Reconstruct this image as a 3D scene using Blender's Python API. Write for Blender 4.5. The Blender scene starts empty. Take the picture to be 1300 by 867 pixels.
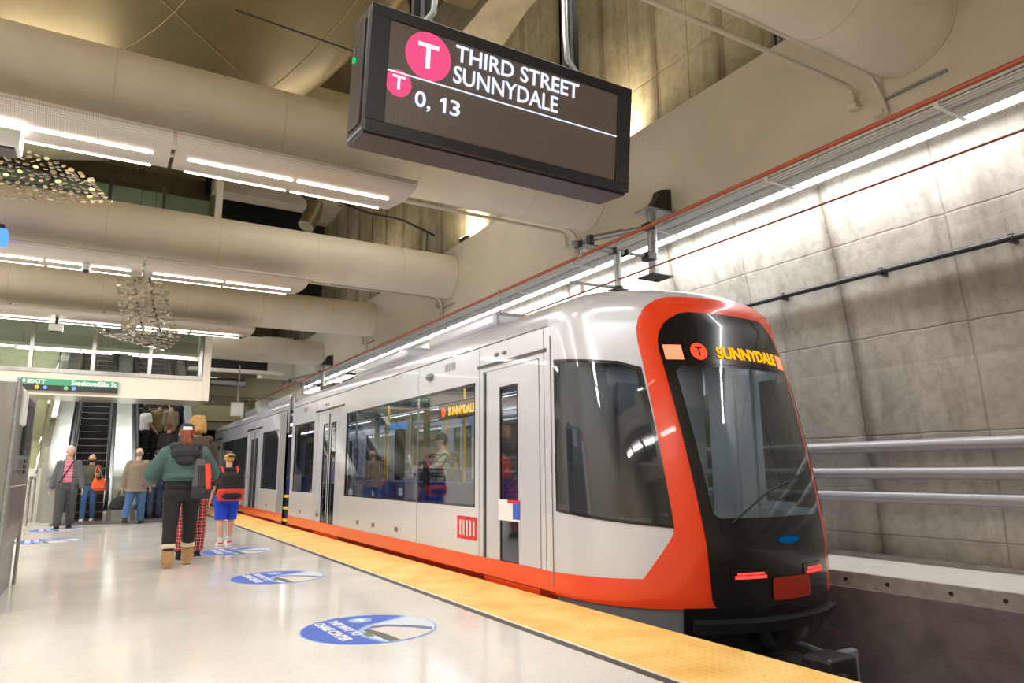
import bpy, bmesh, math, random
from mathutils import Vector, Matrix
from math import sin, cos, pi, radians, sqrt
random.seed(7)
COL = bpy.context.scene.collection
H_CAM = 1.08

# ---------------------------------------------------------------- materials
MATS = {}
def srgb(r, g, b):
    f = lambda c: (c/255/12.92) if c/255 <= .04045 else ((c/255+.055)/1.055)**2.4
    return (f(r), f(g), f(b), 1)
def nt(name):
    m = bpy.data.materials.new(name); m.use_nodes = True
    t = m.node_tree; b = t.nodes['Principled BSDF']
    return m, t, b
def N(t, typ, **kw):
    n = t.nodes.new(typ)
    for k, v in kw.items():
        if k in n.inputs: n.inputs[k].default_value = v
        else: setattr(n, k, v)
    return n
def mat(name, col, rough=.5, metal=0, noise=0, nscale=6, bump=0, bscale=40, coat=0, emit=None, estr=0, alpha=None, stretch=None, spec=.5):
    """principled paint / cloth / metal with procedural wear and bump"""
    m, t, b = nt(name); MATS[name] = m
    c = srgb(*col)
    b.inputs['Base Color'].default_value = c
    b.inputs['Roughness'].default_value = rough
    b.inputs['Metallic'].default_value = metal
    b.inputs['Coat Weight'].default_value = coat
    b.inputs['Specular IOR Level'].default_value = spec
    tc = N(t, 'ShaderNodeTexCoord')
    vec = tc.outputs['Object']
    if stretch:
        mp = N(t, 'ShaderNodeMapping'); mp.inputs['Scale'].default_value = stretch
        t.links.new(vec, mp.inputs['Vector']); vec = mp.outputs[0]
    if noise:
        n = N(t, 'ShaderNodeTexNoise', Scale=nscale, Detail=5.0)
        t.links.new(vec, n.inputs['Vector'])
        r = N(t, 'ShaderNodeMapRange'); r.inputs['From Min'].default_value = .3; r.inputs['From Max'].default_value = .7
        r.inputs['To Min'].default_value = 1-noise; r.inputs['To Max'].default_value = 1+noise
        t.links.new(n.outputs[0], r.inputs[0])
        mx = N(t, 'ShaderNodeVectorMath', operation='SCALE'); mx.inputs[0].default_value = c[:3]
        t.links.new(r.outputs[0], mx.inputs['Scale']); t.links.new(mx.outputs[0], b.inputs['Base Color'])
    if bump:
        n2 = N(t, 'ShaderNodeTexNoise', Scale=bscale, Detail=4.0)
        t.links.new(vec, n2.inputs['Vector'])
        bp = N(t, 'ShaderNodeBump', Strength=bump, Distance=.01)
        t.links.new(n2.outputs[0], bp.inputs['Height']); t.links.new(bp.outputs[0], b.inputs['Normal'])
    if emit:
        b.inputs['Emission Color'].default_value = srgb(*emit); b.inputs['Emission Strength'].default_value = estr
    return m
def M(n): return MATS[n]

mat('beige_paint', (196,187,170), .55, noise=.05, nscale=1.2, bump=.05, bscale=60)
mat('soffit_paint', (190,176,154), .6, noise=.06, nscale=1.5)
mat('cream_paint', (222,216,202), .35, noise=.03)
mat('pipe_paint', (212,202,184), .5, noise=.05, nscale=1.5)
mat('seam_paint', (198,187,168), .6)
mat('steel', (170,170,168), .32, 1, noise=.12, nscale=5, stretch=(1,1,.15))
mat('bright_steel', (176,178,170), .27, .75, noise=.12, nscale=2, stretch=(1,1,.2))
mat('disc_metal', (232,230,226), .18, .75)
mat('dark_steel', (70,68,66), .45, .8, noise=.15)
mat('galvanised', (158,162,162), .42, .85, noise=.15, nscale=30)
mat('chrome', (215,215,215), .12, 1)
mat('seam_brass', (196,178,136), .35, .8)
mat('tray_grey', (206,206,204), .45)
mat('brass_pan', (152,137,104), .31, 1, noise=.12, nscale=.8, bump=.06, bscale=3)
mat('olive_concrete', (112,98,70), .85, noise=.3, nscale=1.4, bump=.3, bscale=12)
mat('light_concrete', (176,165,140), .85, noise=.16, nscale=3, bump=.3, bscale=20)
mat('black_metal', (26,26,28), .4, noise=.1)
mat('sign_case', (34,34,37), .38, noise=.12, nscale=15)
mat('sign_under', (44,36,42), .4)
mat('rubber', (16,16,17), .6)
mat('black_pipe', (34,33,33), .35)
mat('orange_pipe', (152,70,42), .45)
mat('red_wire', (120,62,52), .45, .3)
mat('white_paint', (226,226,224), .4)
mat('white_plastic', (232,232,232), .35)
mat('rail_grey', (158,156,158), .35, .15, noise=.05)
mat('ledge_paint', (184,178,170), .7, noise=.07, nscale=5, bump=.1)
mat('ledge_face', (160,155,148), .8, noise=.2, nscale=9, bump=.3)
mat('brown_panel', (120,110,107), .9, noise=.22, nscale=4, bump=1.0, bscale=55)
mat('track_dark', (46,42,40), .9, noise=.3, nscale=3, bump=.8, bscale=25)
mat('rail_steel', (120,112,104), .35, .9)
mat('green_glass_metal', (172,172,156), .35, .0, noise=.08, nscale=1.0)
mat('duct_metal', (190,186,172), .3, 1, noise=.1)
mat('dark_void', (14,17,19), .5)
mat('olive_paint', (150,144,116), .7, noise=.06)
mat('tile_white', (214,214,204), .35, noise=.03)
mat('stair_stone', (182,182,150), .6, noise=.1, nscale=8)
mat('escalator_step', (44,42,42), .5, .5, noise=.15)
mat('step_nose', (150,120,50), .5)
mat('landing_plate', (96,96,96), .5, .5, noise=.2, nscale=25)
mat('train_silver', (200,203,212), .26, .18, noise=.015, coat=.5)
mat('train_roof', (186,187,196), .25, .2, coat=.5)
mat('train_lower', (204,205,208), .25, .1, coat=.5)
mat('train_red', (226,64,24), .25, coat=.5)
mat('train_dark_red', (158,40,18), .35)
mat('train_black', (20,20,22), .22, coat=.4)
mat('train_grey', (120,122,126), .5, noise=.05)
mat('train_seat', (52,56,120), .6)
mat('train_wall_in', (168,168,174), .5)
mat('train_floor_in', (60,58,60), .6)
mat('yellow_pole', (222,180,40), .35)
mat('gangway', (40,40,42), .8, bump=.4, bscale=12)
mat('bellows_panel', (150,152,154), .4, .2)
mat('brown_band', (74,68,66), .5)
mat('border_white', (222,218,208), .4)
mat('sticker_blue', (62,98,196), .35)
mat('sticker_pale', (150,178,226), .35)
mat('sticker_sky', (206,216,228), .35)
mat('sticker_building', (214,206,198), .35)
mat('sticker_navy', (90,104,146), .35)
mat('sticker_dark', (96,92,86), .4)
mat('sticker_green', (104,124,84), .4)
mat('sticker_white', (240,240,244), .35)
mat('sign_green', (58,142,104), .4, emit=(58,142,104), estr=.25)
mat('sign_black', (42,44,48), .4)
mat('sign_white', (240,240,236), .4, emit=(240,240,236), estr=.5)
mat('dot_orange', (232,160,50), .4, emit=(232,160,50), estr=.4)
mat('dot_blue', (96,140,220), .4, emit=(96,140,220), estr=.4)
mat('dot_green', (110,170,130), .4, emit=(110,170,130), estr=.4)
mat('kiosk_red', (206,40,50), .4)
def emis(name, col, s):
    m, t, b = nt(name); MATS[name] = m
    e = N(t, 'ShaderNodeEmission', Color=srgb(*col), Strength=s)
    t.links.new(e.outputs[0], t.nodes['Material Output'].inputs[0]); return m
emis('tube', (255,244,230), 9)
emis('wall_tube', (248,250,255), 7)
emis('led_white', (226,232,255), 1.15)
emis('led_pink', (255,92,142), .85)
emis('led_yellow', (255,166,22), 1.5)
emis('led_red', (255,60,34), 2.4)
emis('inside_yellow', (255,160,20), 5)
emis('inside_red', (255,60,34), 6)
emis('block_red', (255,120,86), 2.2)
emis('tail_red', (255,50,44), 3.0)
emis('blue_lamp', (60,110,255), 3)
emis('cabin_light', (240,244,255), 7)
emis('blue_screen', (90,150,230), 1.2)
emis('green_led', (30,190,110), 1.2)
emis('emblem_blue', (0,110,180), .35)
emis('uplight', (255,236,190), 6)

def glass(name, tint, trans, rough=.03):
    m, t, b = nt(name); MATS[name] = m
    tr = N(t, 'ShaderNodeBsdfTransparent', Color=srgb(*tint))
    gl = N(t, 'ShaderNodeBsdfGlossy', Color=(1,1,1,1), Roughness=rough)
    fr = N(t, 'ShaderNodeFresnel', IOR=1.5)
    mr = N(t, 'ShaderNodeMapRange'); mr.inputs['To Min'].default_value = trans; mr.inputs['To Max'].default_value = 1
    t.links.new(fr.outputs[0], mr.inputs[0])
    mx = N(t, 'ShaderNodeMixShader')
    t.links.new(tr.outputs[0], mx.inputs[1]); t.links.new(gl.outputs[0], mx.inputs[2])
    geo = N(t, 'ShaderNodeNewGeometry'); inv = N(t, 'ShaderNodeMath', operation='SUBTRACT'); inv.inputs[0].default_value = 1
    t.links.new(geo.outputs['Backfacing'], inv.inputs[1])
    ml = N(t, 'ShaderNodeMath', operation='MULTIPLY'); t.links.new(inv.outputs[0], ml.inputs[0]); t.links.new(mr.outputs[0], ml.inputs[1])
    t.links.new(ml.outputs[0], mx.inputs[0])
    t.links.new(mx.outputs[0], t.nodes['Material Output'].inputs[0])
    return m
glass('train_glass', (206,210,214), .10)
glass('cab_glass', (172,184,182), .06)
glass('clear_glass', (228,234,230), .07)
glass('cab_side_glass', (120,128,132), .07)
glass('screen_glass', (60,60,60), .2)

def grid_material():
    # terrazzo floor with large faint panel joints
    m, t, b = nt('terrazzo'); MATS['terrazzo'] = m
    tc = N(t, 'ShaderNodeTexCoord')
    v = N(t, 'ShaderNodeTexVoronoi', Scale=95.0); t.links.new(tc.outputs['Object'], v.inputs['Vector'])
    n = N(t, 'ShaderNodeTexNoise', Scale=.9, Detail=5.0); t.links.new(tc.outputs['Object'], n.inputs['Vector'])
    r = N(t, 'ShaderNodeValToRGB'); r.color_ramp.elements[0].color = srgb(214,210,202); r.color_ramp.elements[1].color = srgb(226,222,215)
    r.color_ramp.elements[0].position = 0; r.color_ramp.elements[1].position = .35
    sep = N(t, 'ShaderNodeSeparateColor'); t.links.new(v.outputs['Color'], sep.inputs[0])
    t.links.new(sep.outputs[0], r.inputs[0])
    mx = N(t, 'ShaderNodeMix', data_type='RGBA', blend_type='MULTIPLY'); mx.inputs[0].default_value = 1
    r2 = N(t, 'ShaderNodeValToRGB'); r2.color_ramp.elements[0].color = (.88,.87,.85,1); r2.color_ramp.elements[1].color = (1,1,1,1)
    r2.color_ramp.elements[0].position = .35; r2.color_ramp.elements[1].position = .62
    t.links.new(n.outputs[0], r2.inputs[0])
    t.links.new(r.outputs[0], mx.inputs[6]); t.links.new(r2.outputs[0], mx.inputs[7])
    t.links.new(mx.outputs[2], b.inputs['Base Color'])
    mr = N(t, 'ShaderNodeMapRange'); mr.inputs['To Min'].default_value = .08; mr.inputs['To Max'].default_value = .17
    n3 = N(t, 'ShaderNodeTexNoise', Scale=3.0, Detail=4.0); t.links.new(tc.outputs['Object'], n3.inputs['Vector'])
    t.links.new(n3.outputs[0], mr.inputs[0]); t.links.new(mr.outputs[0], b.inputs['Roughness'])
grid_material()

def tactile_material():
    m, t, b = nt('tactile_yellow'); MATS['tactile_yellow'] = m
    tc = N(t, 'ShaderNodeTexCoord')
    mp = N(t, 'ShaderNodeVectorMath', operation='SCALE'); mp.inputs['Scale'].default_value = 1/.06
    t.links.new(tc.outputs['Object'], mp.inputs[0])
    fr = N(t, 'ShaderNodeVectorMath', operation='FRACTION'); t.links.new(mp.outputs[0], fr.inputs[0])
    sb = N(t, 'ShaderNodeVectorMath', operation='SUBTRACT'); sb.inputs[1].default_value = (.5,.5,0); t.links.new(fr.outputs[0], sb.inputs[0])
    ml = N(t, 'ShaderNodeVectorMath', operation='MULTIPLY'); ml.inputs[1].default_value = (1,1,0); t.links.new(sb.outputs[0], ml.inputs[0])
    ln = N(t, 'ShaderNodeVectorMath', operation='LENGTH'); t.links.new(ml.outputs[0], ln.inputs[0])
    mr = N(t, 'ShaderNodeMapRange'); mr.inputs['From Min'].default_value = .18; mr.inputs['From Max'].default_value = .32
    mr.inputs['To Min'].default_value = 1; mr.inputs['To Max'].default_value = 0
    t.links.new(ln.outputs['Value'], mr.inputs[0])
    bp = N(t, 'ShaderNodeBump', Strength=.7, Distance=.008); t.links.new(mr.outputs[0], bp.inputs['Height'])
    t.links.new(bp.outputs[0], b.inputs['Normal'])
    n = N(t, 'ShaderNodeTexNoise', Scale=2.5, Detail=6.0); t.links.new(tc.outputs['Object'], n.inputs['Vector'])
    r = N(t, 'ShaderNodeValToRGB'); r.color_ramp.elements[0].color = srgb(240,186,96); r.color_ramp.elements[1].color = srgb(252,210,124)
    r.color_ramp.elements[0].position = .35; r.color_ramp.elements[1].position = .6
    t.links.new(n.outputs[0], r.inputs[0]); t.links.new(r.outputs[0], b.inputs['Base Color'])
    b.inputs['Roughness'].default_value = .5
tactile_material()

def concrete_wall(name, base, dark, pit, jy, jz, off=(0,0), streak=1.0, vert=False):
    """cast concrete with formwork joints in the object's Y (along) and Z (up) and rust/lime stains"""
    m, t, b = nt(name); MATS[name] = m
    tc = N(t, 'ShaderNodeTexCoord'); O = tc.outputs['Object']
    n1 = N(t, 'ShaderNodeTexNoise', Scale=.55, Detail=8.0, Roughness=.62); t.links.new(O, n1.inputs['Vector'])
    mp = N(t, 'ShaderNodeMapping'); mp.inputs['Scale'].default_value = (1, 2.6, .35); t.links.new(O, mp.inputs['Vector'])
    n2 = N(t, 'ShaderNodeTexNoise', Scale=1.3, Detail=7.0, Roughness=.6); t.links.new(mp.outputs[0], n2.inputs['Vector'])
    n3 = N(t, 'ShaderNodeTexNoise', Scale=9.0, Detail=6.0, Roughness=.7); t.links.new(O, n3.inputs['Vector'])
    def ramp(src, a, c, p0, p1):
        r = N(t, 'ShaderNodeValToRGB'); r.color_ramp.elements[0].color = a; r.color_ramp.elements[1].color = c
        r.color_ramp.elements[0].position = p0; r.color_ramp.elements[1].position = p1
        t.links.new(src, r.inputs[0]); return r.outputs[0]
    def mul(a, c, f=1.0):
        mx = N(t, 'ShaderNodeMix', data_type='RGBA', blend_type='MULTIPLY'); mx.inputs[0].default_value = f
        t.links.new(a, mx.inputs[6]); t.links.new(c, mx.inputs[7]); return mx.outputs[2]
    c0 = ramp(n1.outputs[0], srgb(*dark), srgb(*base), .36, .62)
    c1 = mul(c0, ramp(n2.outputs[0], (.42,.40,.36,1), (1,1,1,1), .32, .50), streak)
    c2 = mul(c1, ramp(n3.outputs[0], (.8,.79,.77,1), (1.0,1.0,1.0,1), .35, .55))
    # joints
    sp = N(t, 'ShaderNodeSeparateXYZ'); t.links.new(O, sp.inputs[0])
    wob = N(t, 'ShaderNodeTexNoise', Scale=4.0, Detail=3.0); t.links.new(O, wob.inputs['Vector'])
    def joint(axis, step, o, w):
        a = N(t, 'ShaderNodeMath', operation='MULTIPLY_ADD'); a.inputs[1].default_value = 1/step; a.inputs[2].default_value = o
        t.links.new(sp.outputs[axis], a.inputs[0])
        w1 = N(t, 'ShaderNodeMath', operation='MULTIPLY_ADD'); w1.inputs[1].default_value = .03; t.links.new(wob.outputs[0], w1.inputs[0]); t.links.new(a.outputs[0], w1.inputs[2])
        f = N(t, 'ShaderNodeMath', operation='FRACT'); t.links.new(w1.outputs[0], f.inputs[0])
        s = N(t, 'ShaderNodeMath', operation='SUBTRACT'); s.inputs[1].default_value = .5; t.links.new(f.outputs[0], s.inputs[0])
        ab = N(t, 'ShaderNodeMath', operation='ABSOLUTE'); t.links.new(s.outputs[0], ab.inputs[0])
        r = N(t, 'ShaderNodeMapRange'); r.inputs['From Min'].default_value = 0; r.inputs['From Max'].default_value = w/step
        t.links.new(ab.outputs[0], r.inputs[0]); return r.outputs[0]
    jj = N(t, 'ShaderNodeMath', operation='MINIMUM')
    t.links.new(joint(1, jy, off[0], .02), jj.inputs[0]); t.links.new(joint(2, jz, off[1], .014), jj.inputs[1])
    jc = ramp(jj.outputs[0], (.55,.53,.5,1), (1,1,1,1), 0, 1)
    c3 = mul(c2, jc, .8)
    # broad damp stain that follows every vertical joint
    wide = joint(1, jy*2, .69, .30)
    wn = N(t, 'ShaderNodeMath', operation='ADD'); t.links.new(wide, wn.inputs[0]); t.links.new(n2.outputs[0], wn.inputs[1])
    c4 = mul(c3, ramp(wn.outputs[0], (.40,.37,.33,1), (1,1,1,1), .50, 1.0), min(1, streak*1.5))
    t.links.new(c4, b.inputs['Base Color'])
    b.inputs['Roughness'].default_value = .72
    bp = N(t, 'ShaderNodeBump', Strength=.35, Distance=.012)
    ad = N(t, 'ShaderNodeMath', operation='ADD'); t.links.new(n3.outputs[0], ad.inputs[0]); t.links.new(jj.outputs[0], ad.inputs[1])
    t.links.new(ad.outputs[0], bp.inputs['Height']); t.links.new(bp.outputs[0], b.inputs['Normal'])
concrete_wall('tunnel_concrete', (176,171,161), (144,138,128), .5, 1.30, 1.10, (.893,.24), .6)
concrete_wall('board_concrete', (178,168,142), (138,126,100), .5, .62, 3.4, (0,.2), .5)

def perforated():
    m, t, b = nt('perforated_panel'); MATS['perforated_panel'] = m
    tc = N(t, 'ShaderNodeTexCoord')
    mp = N(t, 'ShaderNodeVectorMath', operation='SCALE'); mp.inputs['Scale'].default_value = 1/.015
    t.links.new(tc.outputs['Object'], mp.inputs[0])
    fr = N(t, 'ShaderNodeVectorMath', operation='FRACTION'); t.links.new(mp.outputs[0], fr.inputs[0])
    sb = N(t, 'ShaderNodeVectorMath', operation='SUBTRACT'); sb.inputs[1].default_value = (.5,.5,0); t.links.new(fr.outputs[0], sb.inputs[0])
    ml = N(t, 'ShaderNodeVectorMath', operation='MULTIPLY'); ml.inputs[1].default_value = (1,1,0); t.links.new(sb.outputs[0], ml.inputs[0])
    ln = N(t, 'ShaderNodeVectorMath', operation='LENGTH'); t.links.new(ml.outputs[0], ln.inputs[0])
    r = N(t, 'ShaderNodeValToRGB'); r.color_ramp.elements[0].color = srgb(146,139,131); r.color_ramp.elements[1].color = srgb(196,190,183)
    r.color_ramp.elements[0].position = .24; r.color_ramp.elements[1].position = .30
    t.links.new(ln.outputs['Value'], r.inputs[0]); t.links.new(r.outputs[0], b.inputs['Base Color'])
    b.inputs['Roughness'].default_value = .42; b.inputs['Metallic'].default_value = .55
perforated()

def led_screen():
    m, t, b = nt('led_screen'); MATS['led_screen'] = m
    tc = N(t, 'ShaderNodeTexCoord')
    mp = N(t, 'ShaderNodeVectorMath', operation='SCALE'); mp.inputs['Scale'].default_value = 1/.0085
    t.links.new(tc.outputs['Object'], mp.inputs[0])
    fr = N(t, 'ShaderNodeVectorMath', operation='FRACTION'); t.links.new(mp.outputs[0], fr.inputs[0])
    sb = N(t, 'ShaderNodeVectorMath', operation='SUBTRACT'); sb.inputs[1].default_value = (.5,0,.5); t.links.new(fr.outputs[0], sb.inputs[0])
    ml = N(t, 'ShaderNodeVectorMath', operation='MULTIPLY'); ml.inputs[1].default_value = (1,0,1); t.links.new(sb.outputs[0], ml.inputs[0])
    ln = N(t, 'ShaderNodeVectorMath', operation='LENGTH'); t.links.new(ml.outputs[0], ln.inputs[0])
    r = N(t, 'ShaderNodeValToRGB'); r.color_ramp.elements[0].color = srgb(126,118,114); r.color_ramp.elements[1].color = srgb(88,80,76)
    r.color_ramp.elements[0].position = .28; r.color_ramp.elements[1].position = .36
    t.links.new(ln.outputs['Value'], r.inputs[0]); t.links.new(r.outputs[0], b.inputs['Base Color'])
    b.inputs['Roughness'].default_value = .35
led_screen()

def pattern(name, kind, cols, scale):
    """woven cloth patterns: plaid, stripes"""
    m, t, b = nt(name); MATS[name] = m
    tc = N(t, 'ShaderNodeTexCoord'); sp = N(t, 'ShaderNodeSeparateXYZ'); t.links.new(tc.outputs['Object'], sp.inputs[0])
    def bars(ax, sc, width):
        a = N(t, 'ShaderNodeMath', operation='MULTIPLY'); a.inputs[1].default_value = sc; t.links.new(sp.outputs[ax], a.inputs[0])
        f = N(t, 'ShaderNodeMath', operation='FRACT'); t.links.new(a.outputs[0], f.inputs[0])
        g = N(t, 'ShaderNodeMath', operation='LESS_THAN'); g.inputs[1].default_value = width; t.links.new(f.outputs[0], g.inputs[0]); return g.outputs[0]
    cur = None
    prev = srgb(*cols[0])
    specs = [(2,scale,.35)] if kind == 'stripe' else [(2,scale,.22),(0,scale,.22),(2,scale*2,.08),(0,scale*2,.08)]
    for i, (ax, sc, w) in enumerate(specs):
        mx = N(t, 'ShaderNodeMix', data_type='RGBA'); t.links.new(bars(ax, sc, w), mx.inputs[0])
        if cur is None: mx.inputs[6].default_value = prev
        else: t.links.new(cur, mx.inputs[6])
        mx.inputs[7].default_value = srgb(*cols[1 + (i//2 if kind != 'stripe' else 0)])
        cur = mx.outputs[2]
    t.links.new(cur, b.inputs['Base Color']); b.inputs['Roughness'].default_value = .85
pattern('red_plaid', 'plaid', [(176,34,40),(60,20,34),(214,196,190)], 11)
pattern('grey_plaid', 'plaid', [(196,188,168),(50,46,46),(90,84,80)], 9)
pattern('pink_stripe', 'stripe', [(200,92,126),(236,180,192)], 30)

# ---------------------------------------------------------------- mesh building
def origin_of(parent):
    v = Vector((0,0,0))
    while parent is not None:
        v += parent.location; parent = parent.parent
    return v
class MB:
    def __init__(s): s.v = []; s.f = []
    def add(s, vs, fs):
        o = len(s.v); s.v += [Vector(p) for p in vs]; s.f += [[i+o for i in f] for f in fs]; return s
    def box(s, a, b, bev=0, rot=None, piv=None):
        x0,y0,z0 = [min(a[i],b[i]) for i in range(3)]; x1,y1,z1 = [max(a[i],b[i]) for i in range(3)]
        if bev:
            bm = bmesh.new(); bmesh.ops.create_cube(bm, size=1)
            for v in bm.verts: v.co = Vector(((x0+x1)/2+v.co.x*(x1-x0), (y0+y1)/2+v.co.y*(y1-y0), (z0+z1)/2+v.co.z*(z1-z0)))
            bmesh.ops.bevel(bm, geom=list(bm.edges), offset=bev, segments=3, affect='EDGES', profile=.5)
            bm.verts.index_update(); vs = [v.co.copy() for v in bm.verts]; fs = [[v.index for v in f.verts] for f in bm.faces]; bm.free()
        else:
            vs = [(x0,y0,z0),(x1,y0,z0),(x1,y1,z0),(x0,y1,z0),(x0,y0,z1),(x1,y0,z1),(x1,y1,z1),(x0,y1,z1)]
            fs = [(0,3,2,1),(4,5,6,7),(0,1,5,4),(1,2,6,5),(2,3,7,6),(3,0,4,7)]
        if rot is not None:
            c = Vector(piv) if piv is not None else Vector(((x0+x1)/2,(y0+y1)/2,(z0+z1)/2))
            vs = [c + rot @ (Vector(p)-c) for p in vs]
        return s.add(vs, fs)
    def tube(s, p0, p1, r0, r1=None, n=12, cap=True):
        if r1 is None: r1 = r0
        p0 = Vector(p0); p1 = Vector(p1); d = (p1-p0).normalized()
        a = d.orthogonal().normalized(); b = d.cross(a)
        vs = []
        for p, r in ((p0,r0),(p1,r1)):
            vs += [p + (a*cos(2*pi*i/n) + b*sin(2*pi*i/n))*r for i in range(n)]
        fs = [(i,(i+1)%n,n+(i+1)%n,n+i) for i in range(n)]
        if cap: fs += [tuple(range(n-1,-1,-1)), tuple(range(n,2*n))]
        return s.add(vs, fs)
    def path(s, pts, r, n=8):
        """one continuous swept tube through points"""
        pts = [Vector(p) for p in pts]; vs = []; fs = []
        d0 = (pts[1]-pts[0]).normalized(); a = d0.orthogonal().normalized()
        for k, p in enumerate(pts):
            if k == 0: d = d0
            elif k == len(pts)-1: d = (pts[k]-pts[k-1]).normalized()
            else: d = ((pts[k+1]-p).normalized() + (p-pts[k-1]).normalized()).normalized()
            a = (a - d*a.dot(d)).normalized(); b = d.cross(a)
            rr = r[k] if isinstance(r, (list,tuple)) else r
            vs += [p + (a*cos(2*pi*i/n)+b*sin(2*pi*i/n))*rr for i in range(n)]
        for k in range(len(pts)-1):
            fs += [(k*n+i, k*n+(i+1)%n, (k+1)*n+(i+1)%n, (k+1)*n+i) for i in range(n)]
        fs += [tuple(range(n-1,-1,-1)), tuple(range((len(pts)-1)*n, len(pts)*n))]
        return s.add(vs, fs)
    def prism(s, poly, axis, a, b):
        """polygon in the two other axes extruded along axis"""
        n = len(poly); vs = []
        for t in (a, b):
            for p in poly:
                q = list(p); q.insert('xyz'.index(axis), t); vs.append(q)
        fs = [(i,(i+1)%n,n+(i+1)%n,n+i) for i in range(n)] + [tuple(range(n-1,-1,-1)), tuple(range(n,2*n))]
        return s.add(vs, fs)
    def ellipsoid(s, c, r, nu=14, nv=9, rot=None):
        c = Vector(c); vs = []; fs = []
        for j in range(nv+1):
            th = pi*j/nv
            for i in range(nu):
                ph = 2*pi*i/nu
                p = Vector((sin(th)*cos(ph)*r[0], sin(th)*sin(ph)*r[1], cos(th)*r[2]))
                if rot is not None: p = rot @ p
                vs.append(c+p)
        for j in range(nv):
            for i in range(nu):
                fs.append((j*nu+i, (j+1)*nu+i, (j+1)*nu+(i+1)%nu, j*nu+(i+1)%nu))
        return s.add(vs, fs)
    def loft(s, rings, n=18, cap=True):
        """rings: (center, rx, ry) stacked; ellipses in XY"""
        vs = []; fs = []
        for c, rx, ry in rings:
            vs += [Vector(c)+Vector((cos(2*pi*i/n)*rx, sin(2*pi*i/n)*ry, 0)) for i in range(n)]
        for k in range(len(rings)-1):
            fs += [(k*n+i, k*n+(i+1)%n, (k+1)*n+(i+1)%n, (k+1)*n+i) for i in range(n)]
        if cap: fs += [tuple(range(n-1,-1,-1)), tuple(range((len(rings)-1)*n, len(rings)*n))]
        return s.add(vs, fs)
    def xf(s, fn): s.v = [Vector(fn(p)) for p in s.v]; return s
    def build(s, name, m, parent=None, smooth=False, remesh=0, rsmooth=4, label=None):
        off = origin_of(parent)
        if parent is None:
            xs = [p.x for p in s.v]; ys = [p.y for p in s.v]; zs = [p.z for p in s.v]
            off = Vector(((min(xs)+max(xs))/2, (min(ys)+max(ys))/2, min(zs)))
        me = bpy.data.meshes.new(name)
        me.from_pydata([p-off for p in s.v], [], s.f)
        bm = bmesh.new(); bm.from_mesh(me)
        bmesh.ops.remove_doubles(bm, verts=bm.verts, dist=1e-6)
        bmesh.ops.recalc_face_normals(bm, faces=bm.faces); bm.to_mesh(me); bm.free()
        if remesh:
            tmp = bpy.data.objects.new('tmp', me); COL.objects.link(tmp)
            md = tmp.modifiers.new('r', 'REMESH'); md.mode = 'VOXEL'; md.voxel_size = remesh
            sm = tmp.modifiers.new('s', 'SMOOTH'); sm.factor = .5; sm.iterations = rsmooth
            dg = bpy.context.evaluated_depsgraph_get()
            me2 = bpy.data.meshes.new_from_object(tmp.evaluated_get(dg)); me2.name = name
            bpy.data.objects.remove(tmp); bpy.data.meshes.remove(me); me = me2; smooth = True
        me.materials.clear(); me.materials.append(M(m) if isinstance(m, str) else m)
        if smooth:
            me.polygons.foreach_set('use_smooth', [True]*len(me.polygons))
            if not remesh: me.set_sharp_from_angle(angle=radians(42))
        o = bpy.data.objects.new(name, me); COL.objects.link(o)
        if parent is not None: o.parent = parent
        else: o.location = off
        if label: o['label'] = label
        return o
def tag(o, label=None, cat=None, group=None, kind=None):
    if label: o['label'] = label
    if cat: o['category'] = cat
    if group: o['group'] = group
    if kind: o['kind'] = kind
    return o
def empty(name, loc, label=None, cat=None, group=None):
    o = bpy.data.objects.new(name, None); COL.objects.link(o); o.location = loc; o.empty_display_size = .1
    return tag(o, label, cat, group)
def copy_tree(o, loc=None, label=None, parent=None):
    c = o.copy(); COL.objects.link(c)
    if parent is not None: c.parent = parent
    for ch in list(o.children): copy_tree(ch, parent=c)
    if loc is not None: c.location = loc
    if label: c['label'] = label
    return c
def struct(name, mb, m, smooth=False):
    o = mb.build(name, m, smooth=smooth); o['kind'] = 'structure'; return o
def text_mb(body, fit, place, depth=.002, bold=0.0):
    """flat lettering: fit = (x0, y0, x1, y1) box of the glyphs; place maps (x, y, d) to the world"""
    cu = bpy.data.curves.new('t', 'FONT'); cu.body = body; cu.extrude = .01; cu.offset = bold; cu.resolution_u = 3
    o = bpy.data.objects.new('t', cu); COL.objects.link(o)
    dg = bpy.context.evaluated_depsgraph_get(); me = bpy.data.meshes.new_from_object(o.evaluated_get(dg))
    vs = [v.co.copy() for v in me.vertices]; fs = [list(p.vertices) for p in me.polygons]
    bpy.data.objects.remove(o); bpy.data.curves.remove(cu); bpy.data.meshes.remove(me)
    x0 = min(v.x for v in vs); x1 = max(v.x for v in vs); y0 = min(v.y for v in vs); y1 = max(v.y for v in vs)
    out = []
    for v in vs:
        out.append(place(fit[0]+(v.x-x0)/(x1-x0)*(fit[2]-fit[0]), fit[1]+(v.y-y0)/(y1-y0)*(fit[3]-fit[1]), depth if v.z > 0 else 0))
    mb = MB(); mb.add(out, fs); return mb
def area(name, loc, rot, sx, sy, power, col=(1,.93,.84), spread=180):
    l = bpy.data.lights.new(name, 'AREA'); l.shape = 'RECTANGLE'; l.size = sx; l.size_y = sy; l.energy = power; l.color = col; l.spread = radians(spread)
    o = bpy.data.objects.new(name, l); COL.objects.link(o); o.location = loc; o.rotation_euler = rot; return o

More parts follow.
